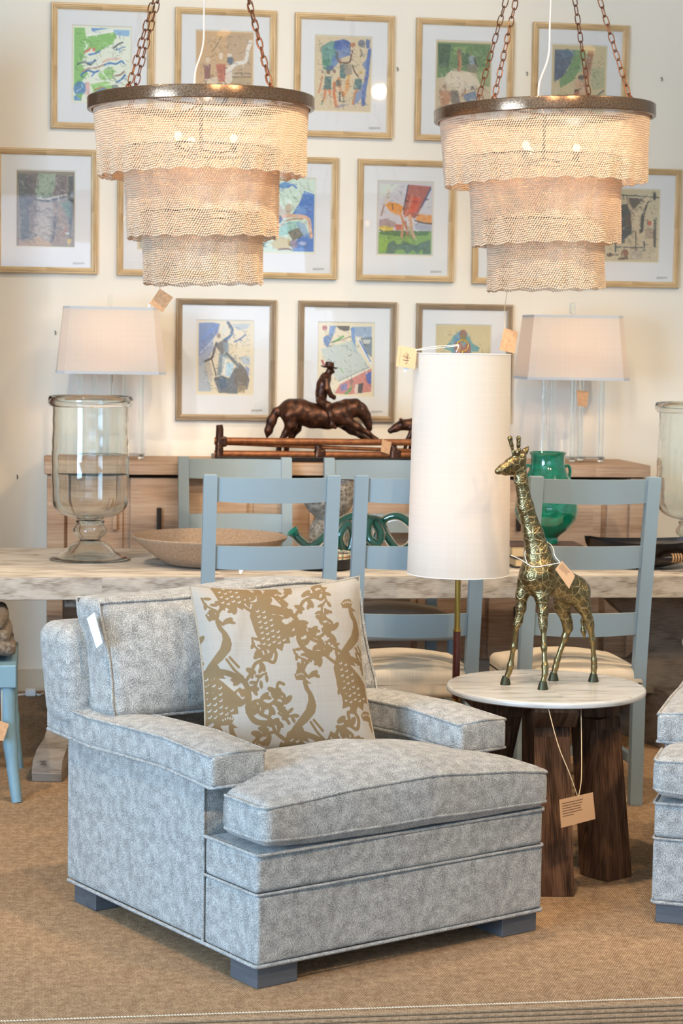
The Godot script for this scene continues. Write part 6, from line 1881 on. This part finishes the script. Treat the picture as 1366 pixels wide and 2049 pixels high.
	var c := [Vector3(1.5955, 0.965, z), Vector3(1.6365, 0.930, z + 0.006), Vector3(1.6095, 0.887, z + 0.014), Vector3(1.5695, 0.953, z + 0.004)]
	var w := func(x: float, y: float, zz: float) -> Vector3: return Vector3(1.58 + x, 0.57 + y, -6.02 + zz)
	price_tag("kraft price tag with small print tied round the brass giraffe's neck", [w.call(0.010, 0.398, 0.062), w.call(0.054, 0.352, 0.058), w.call(0.034, 0.312, 0.066), w.call(-0.012, 0.372, 0.068)],
		[[w.call(0.004, 0.392, 0.064), w.call(-0.03, 0.386, 0.062), w.call(-0.075, 0.378, 0.052), w.call(-0.098, 0.39, 0.03), w.call(-0.115, 0.40, 0.03), w.call(-0.145, 0.413, 0.04)], [w.call(-0.092, 0.384, 0.036), w.call(-0.094, 0.42, 0.01), w.call(-0.05, 0.455, -0.045), w.call(-0.005, 0.44, -0.02), w.call(-0.004, 0.41, 0.03), w.call(0.004, 0.394, 0.063)]], M.tag_print, [], M.string_white)

func bronze_rider() -> void:
	var o := thing("bronze_sculpture", Vector3(1.2, 1.10, -8.9), 0.0, "bronze of a hatted rider on a horse chasing a calf beside a rail fence", "sculpture")
	var horse := [
		[-0.0898,0.2234,0,0.055,-0.0491,0.2194,0,0.0572,0.0077,0.202,0,0.055,0.0757,0.1982,0,0.055,0.1278,0.21,0,0.0572],
		[0.1413,0.2213,0,0.0484,0.1911,0.2353,0,0.0385,0.2277,0.2267,0,0.0297,0.2463,0.2044,0,0.0253,0.2606,0.173,0,0.018,0.2679,0.146,0,0.013],
		[0.1542,0.2642,0,0.016,0.2043,0.2625,0,0.017,0.2366,0.2426,0,0.014], [0.236,0.245,0.014,0.006,0.232,0.262,0.018,0.004], [0.236,0.245,-0.014,0.006,0.232,0.262,-0.018,0.004],
		[0.1601,0.1822,0.03,0.0246,0.2097,0.1537,0.035,0.0157,0.2564,0.127,0.03,0.0112,0.2934,0.098,0.03,0.0112,0.305,0.085,0.03,0.012],
		[0.142,0.1707,-0.03,0.0246,0.1882,0.135,-0.03,0.0157,0.2344,0.1127,-0.03,0.0112,0.2853,0.086,-0.03,0.0112],
		[-0.0978,0.2021,0.03,0.0425,-0.0934,0.1622,0.035,0.0268,-0.1148,0.126,0.03,0.0157,-0.1412,0.0856,0.03,0.0112,-0.1498,0.03,0.03,0.0134],
		[-0.0721,0.1911,-0.03,0.038,-0.0618,0.146,-0.035,0.0246,-0.0801,0.1101,-0.03,0.0134,-0.1022,0.0694,-0.03,0.0112,-0.1064,0.03,-0.03,0.0134],
		[-0.1328,0.232,0,0.0157,-0.1574,0.2183,0,0.0179,-0.1771,0.1778,0,0.02211,-0.1901,0.133,0,0.0179,-0.1965,0.106,0,0.0067]]
	put_mesh(bones_mesh(horse, 0.0055, 0.012), "horse", M.bronze, o)
	var rider := [
		[0.0451,0.2742,0.0,0.0246, 0.0469,0.3078,0.0,0.0268, 0.0532,0.3415,0.0,0.0291, 0.0641,0.3707,0.0,0.0268], [0.0729,0.3865,0.0,0.0134, 0.0840,0.4045,0.0,0.0179], [0.098,0.402,0.0,0.006, 0.101,0.399,0.0,0.005],
		[0.0638,0.3647,0.035,0.0134, 0.0652,0.3248,0.045,0.0112, 0.0859,0.2934,0.03,0.0089, 0.1010,0.2888,0.02,0.0101],
		[0.0737,0.3634,-0.035,0.0134, 0.0826,0.3228,-0.045,0.0112, 0.0991,0.2919,-0.03,0.0089, 0.1069,0.2833,-0.02,0.0101],
		[0.0365,0.2705,0.03,0.0179, 0.0694,0.2493,0.055,0.0179, 0.0829,0.2050,0.06,0.0134, 0.0880,0.1649,0.06,0.0112, 0.1017,0.1538,0.06,0.0089],
		[0.0449,0.2688,-0.03,0.0179, 0.0852,0.2459,-0.055,0.0179, 0.1003,0.2007,-0.06,0.0134, 0.1055,0.1601,-0.06,0.0112, 0.1193,0.1489,-0.06,0.0089]]
	var rd := put_mesh(bones_mesh(rider, 0.0045, 0.008), "rider", M.bronze, o)
	var g := Geo.new()
	g.lathe([Vector2(0.0, 0.0), Vector2(0.030, 0.0), Vector2(0.040, 0.005), Vector2(0.041, 0.008), Vector2(0.028, 0.006), Vector2(0.021, 0.010), Vector2(0.020, 0.026), Vector2(0.012, 0.030), Vector2(0.0, 0.027)], 20, Vector3(0.080, 0.416, 0), Basis(Vector3.FORWARD, 0.12))
	put(g, "hat", M.bronze, rd)
	var calf := [
		[0.3641,0.1378,0.0,0.0134, 0.3891,0.1516,0.0,0.0179, 0.4141,0.1654,0.0,0.0224], [0.4171,0.1775,0.02,0.0067, 0.4004,0.1937,0.035,0.0056], [0.4290,0.1760,-0.02,0.0067, 0.4200,0.1912,-0.035,0.0056],
		[0.4210,0.1655,0.0,0.0246, 0.4761,0.1660,0.0,0.0313, 0.5454,0.1576,0.0,0.0380, 0.6147,0.1536,0.0,0.0358], [0.4595,0.1400,0.03,0.0157, 0.4374,0.0992,0.03,0.0089, 0.4175,0.0300,0.03,0.0089],
		[0.4823,0.1375,-0.03,0.0157, 0.4692,0.0965,-0.03,0.0089, 0.4561,0.0300,-0.03,0.0089], [0.5999,0.1322,0.03,0.0179, 0.6191,0.0916,0.03,0.0101, 0.6337,0.0300,0.03,0.0101],
		[0.6120,0.1296,-0.03,0.0179, 0.6175,0.0886,-0.03,0.0101, 0.6229,0.0300,-0.03,0.0101], [0.6282,0.1719,0.0,0.0089, 0.6519,0.1449,0.0,0.0067, 0.6597,0.1041,0.0,0.0045]]
	put_mesh(bones_mesh(calf, 0.0055, 0.010), "calf", M.bronze, o)
	g = Geo.new()
	g.rbox(Vector3(0.135, 0.012, 0.0), Vector3(1.14, 0.024, 0.26), 0.004)
	put(g, "base", M.black_wood, o)
	# fence in front of the animals
	for y in [[0.088, 0.092, 0.1], [0.030, 0.036, 0.1], [0.078, 0.046, 0.085]]:
		g = Geo.new()
		g.tube([Vector3(-0.44, y[0] + 0.004, y[2]), Vector3(0.14, (y[0] + y[1]) / 2.0, y[2]), Vector3(0.69, y[1], y[2])], 0.0155 if y[2] > 0.09 else 0.009, 10)
		put(g, "rail", M.rail, o)
	for x in [-0.42, 0.02, 0.36, 0.66]:
		g = Geo.new()
		var top := 0.162 if absf(x) > 0.4 else 0.075
		g.tube([Vector3(x, 0.01, 0.104), Vector3(x, 0.05, 0.106), Vector3(x + 0.002, top - 0.02, 0.104), Vector3(x, top, 0.104)], [0.021, 0.019, 0.017, 0.015], 10)
		put(g, "post", M.bronze, o)
		g = Geo.new()
		g.rbox(Vector3(x + 0.012, 0.088 if absf(x) > 0.4 else 0.035, 0.1), Vector3(0.045, 0.046, 0.042), 0.010, 2)
		put(g, "lashing", M.bronze, o)
	price_tag("pale paper tag hanging on the bronze sculpture's fence", [Vector3(1.505, 1.205, -8.775), Vector3(1.548, 1.192, -8.775), Vector3(1.538, 1.138, -8.77), Vector3(1.498, 1.150, -8.77)], [[Vector3(1.515, 1.2, -8.775), Vector3(1.505, 1.21, -8.79)]], M.kraft, [])
# ---------------------------------------------------------------- the shop
const WALL_Z := -9.279
const WINDOWS := [-2.75, -2.05, -1.35, -0.65, 0.35]

func room() -> void:
	var g := Geo.new()
	# carpeted platform; its front edge is stitched and the carpet turned down over the riser
	g.box(Vector3(1.5, -0.09, -7.01), Vector3(11.2, 0.18, 4.62))
	var f := structure(g, "floor", M.carpet, "brown woven sisal carpet covering the raised floor")
	for k in 9:
		g = Geo.new()
		g.tube([Vector3(-4.1, -0.0085 - k * 0.0125, -4.700), Vector3(7.1, -0.0085 - k * 0.0125, -4.700)], 0.0072, 8)
		put(g, "edge_rib", M.carpet_rib, f)
	g = Geo.new()
	for k in 560:
		var x := -1.2 + k * 0.0075
		g.tube([Vector3(x, 0.0035, -4.7085), Vector3(x + 0.0028, 0.0052, -4.7065), Vector3(x + 0.0052, 0.0035, -4.7050)], 0.0013, 4)
	var st := put(g, "seam_stitching", M.thread, f)
	st.set_meta("kind", "stuff")
	g = Geo.new()
	g.box(Vector3(1.5, -0.28, -0.85), Vector3(11.2, 0.2, 7.7))
	structure(g, "floor", M.concrete, "lower grey shop floor in front of the platform")
	g = Geo.new()
	g.box(Vector3(1.5, 1.85, WALL_Z - 0.1), Vector3(11.4, 4.1, 0.2))
	structure(g, "wall_back", M.wall, "cream painted wall hung with pictures")
	g = Geo.new()
	g.box(Vector3(7.1, 1.85, -3.1), Vector3(0.2, 4.1, 12.6))
	structure(g, "wall_right", M.wall, "cream side wall to the right")
	# left wall with five tall windows
	var open := []
	for z0 in WINDOWS:
		open.append([z0 - 0.23, z0 + 0.23])
	g = Geo.new()
	var z := -9.4
	for o in open:
		g.box(Vector3(-4.1, 1.85, (z + o[0]) / 2), Vector3(0.2, 4.1, o[0] - z))
		g.box(Vector3(-4.1, 0.15, (o[0] + o[1]) / 2), Vector3(0.2, 0.7, o[1] - o[0]))
		g.box(Vector3(-4.1, 3.55, (o[0] + o[1]) / 2), Vector3(0.2, 0.7, o[1] - o[0]))
		z = o[1]
	g.box(Vector3(-4.1, 1.85, (z + 3.1) / 2), Vector3(0.2, 4.1, 3.1 - z))
	structure(g, "wall_left", M.wall, "cream side wall with tall windows to the left")
	var n := 1
	for o in open:
		window("window_%d" % n, Vector3(-4.1, 1.85, (o[0] + o[1]) / 2), o[1] - o[0], 2.7, PI / 2)
		n += 1
	# front wall with the shop window behind the camera
	g = Geo.new()
	g.box(Vector3(-2.7, 1.85, 3.1), Vector3(2.8, 4.1, 0.2))
	g.box(Vector3(5.2, 1.85, 3.1), Vector3(4.0, 4.1, 0.2))
	g.box(Vector3(0.95, 0.15, 3.1), Vector3(4.5, 0.7, 0.2))
	g.box(Vector3(0.95, 3.55, 3.1), Vector3(4.5, 0.7, 0.2))
	structure(g, "wall_front", M.wall, "cream front wall round the shop window")
	window("window_%d" % n, Vector3(0.95, 1.85, 3.1), 4.5, 2.7, 0.0)
	g = Geo.new()
	g.box(Vector3(1.5, 4.0, -3.1), Vector3(11.6, 0.2, 12.8))
	structure(g, "ceiling", M.ceiling, "pale painted ceiling")
	g = Geo.new()
	g.rbox(Vector3(1.5, 0.052, WALL_Z + 0.008), Vector3(11.0, 0.105, 0.018), 0.004)
	structure(g, "baseboard_back", M.trim, "cream baseboard along the back wall")
	# nails and scuffs left where pictures once hung
	var nails := [[0.065, 1.658, "dark nail in the wall left of the table lamp with the left shade"], [-0.105, 0.997, "dark nail in the wall at the far left edge"], [1.632, 2.901, "small nail between the basketball and bathers pictures"], [2.901, 2.900, "dark nail high on the wall right of the pictures"], [2.248, 2.902, "small nail left of the surfers picture"]]
	for q in nails:
		var o := thing("wall_nail", Vector3(q[0], q[1], WALL_Z), 0.0, q[2], "nail", "bare nails in the wall")
		var a := Geo.new()
		a.tube([Vector3(0, 0.006, 0.0), Vector3(0, 0.006, 0.009), Vector3(0.003, -0.002, 0.010), Vector3(0.001, -0.011, 0.009)], 0.0021, 6)
		put(a, "hook", M.dark_metal, o)
	# cord on the floor behind the sideboard's end
	var c := thing("power_cord", Vector3(-0.075, 0.0, -9.14), 0.0, "white plug and cord lying at the foot of the wall", "cord")
	var d := Geo.new()
	d.rbox(Vector3(0.035, 0.018, 0), Vector3(0.05, 0.034, 0.04), 0.008, 2)
	put(d, "plug", M.wire, c)
	d = Geo.new()
	d.tube(curve([Vector3(0.055, 0.01, 0), Vector3(0.075, 0.006, 0.004), Vector3(0.092, 0.006, -0.03)], 5), 0.005, 6)
	d.tube(curve([Vector3(0.01, 0.01, 0), Vector3(-0.06, 0.006, 0.02), Vector3(-0.16, 0.006, -0.01), Vector3(-0.3, 0.006, 0.02)], 5), 0.005, 6)
	put(d, "cable", M.wire, c)

func window(called: String, at: Vector3, w: float, h: float, turn: float) -> void:
	var o := Node3D.new()
	o.name = called
	add_child(o)
	o.position = at
	o.rotation.y = turn
	tag(o, "tall window with a pale frame", "", "", "structure")
	var g := Geo.new()
	for s in [-1.0, 1.0]:
		g.box(Vector3(s * (w / 2 - 0.025), 0, 0), Vector3(0.05, h, 0.14))
		g.box(Vector3(0, s * (h / 2 - 0.025), 0), Vector3(w, 0.05, 0.14))
	put(g, "window_frame", M.window_frame, o)
	g = Geo.new()
	g.box(Vector3(0, 0, 0), Vector3(w - 0.1, h - 0.1, 0.006))
	put(g, "pane", M.pane, o)
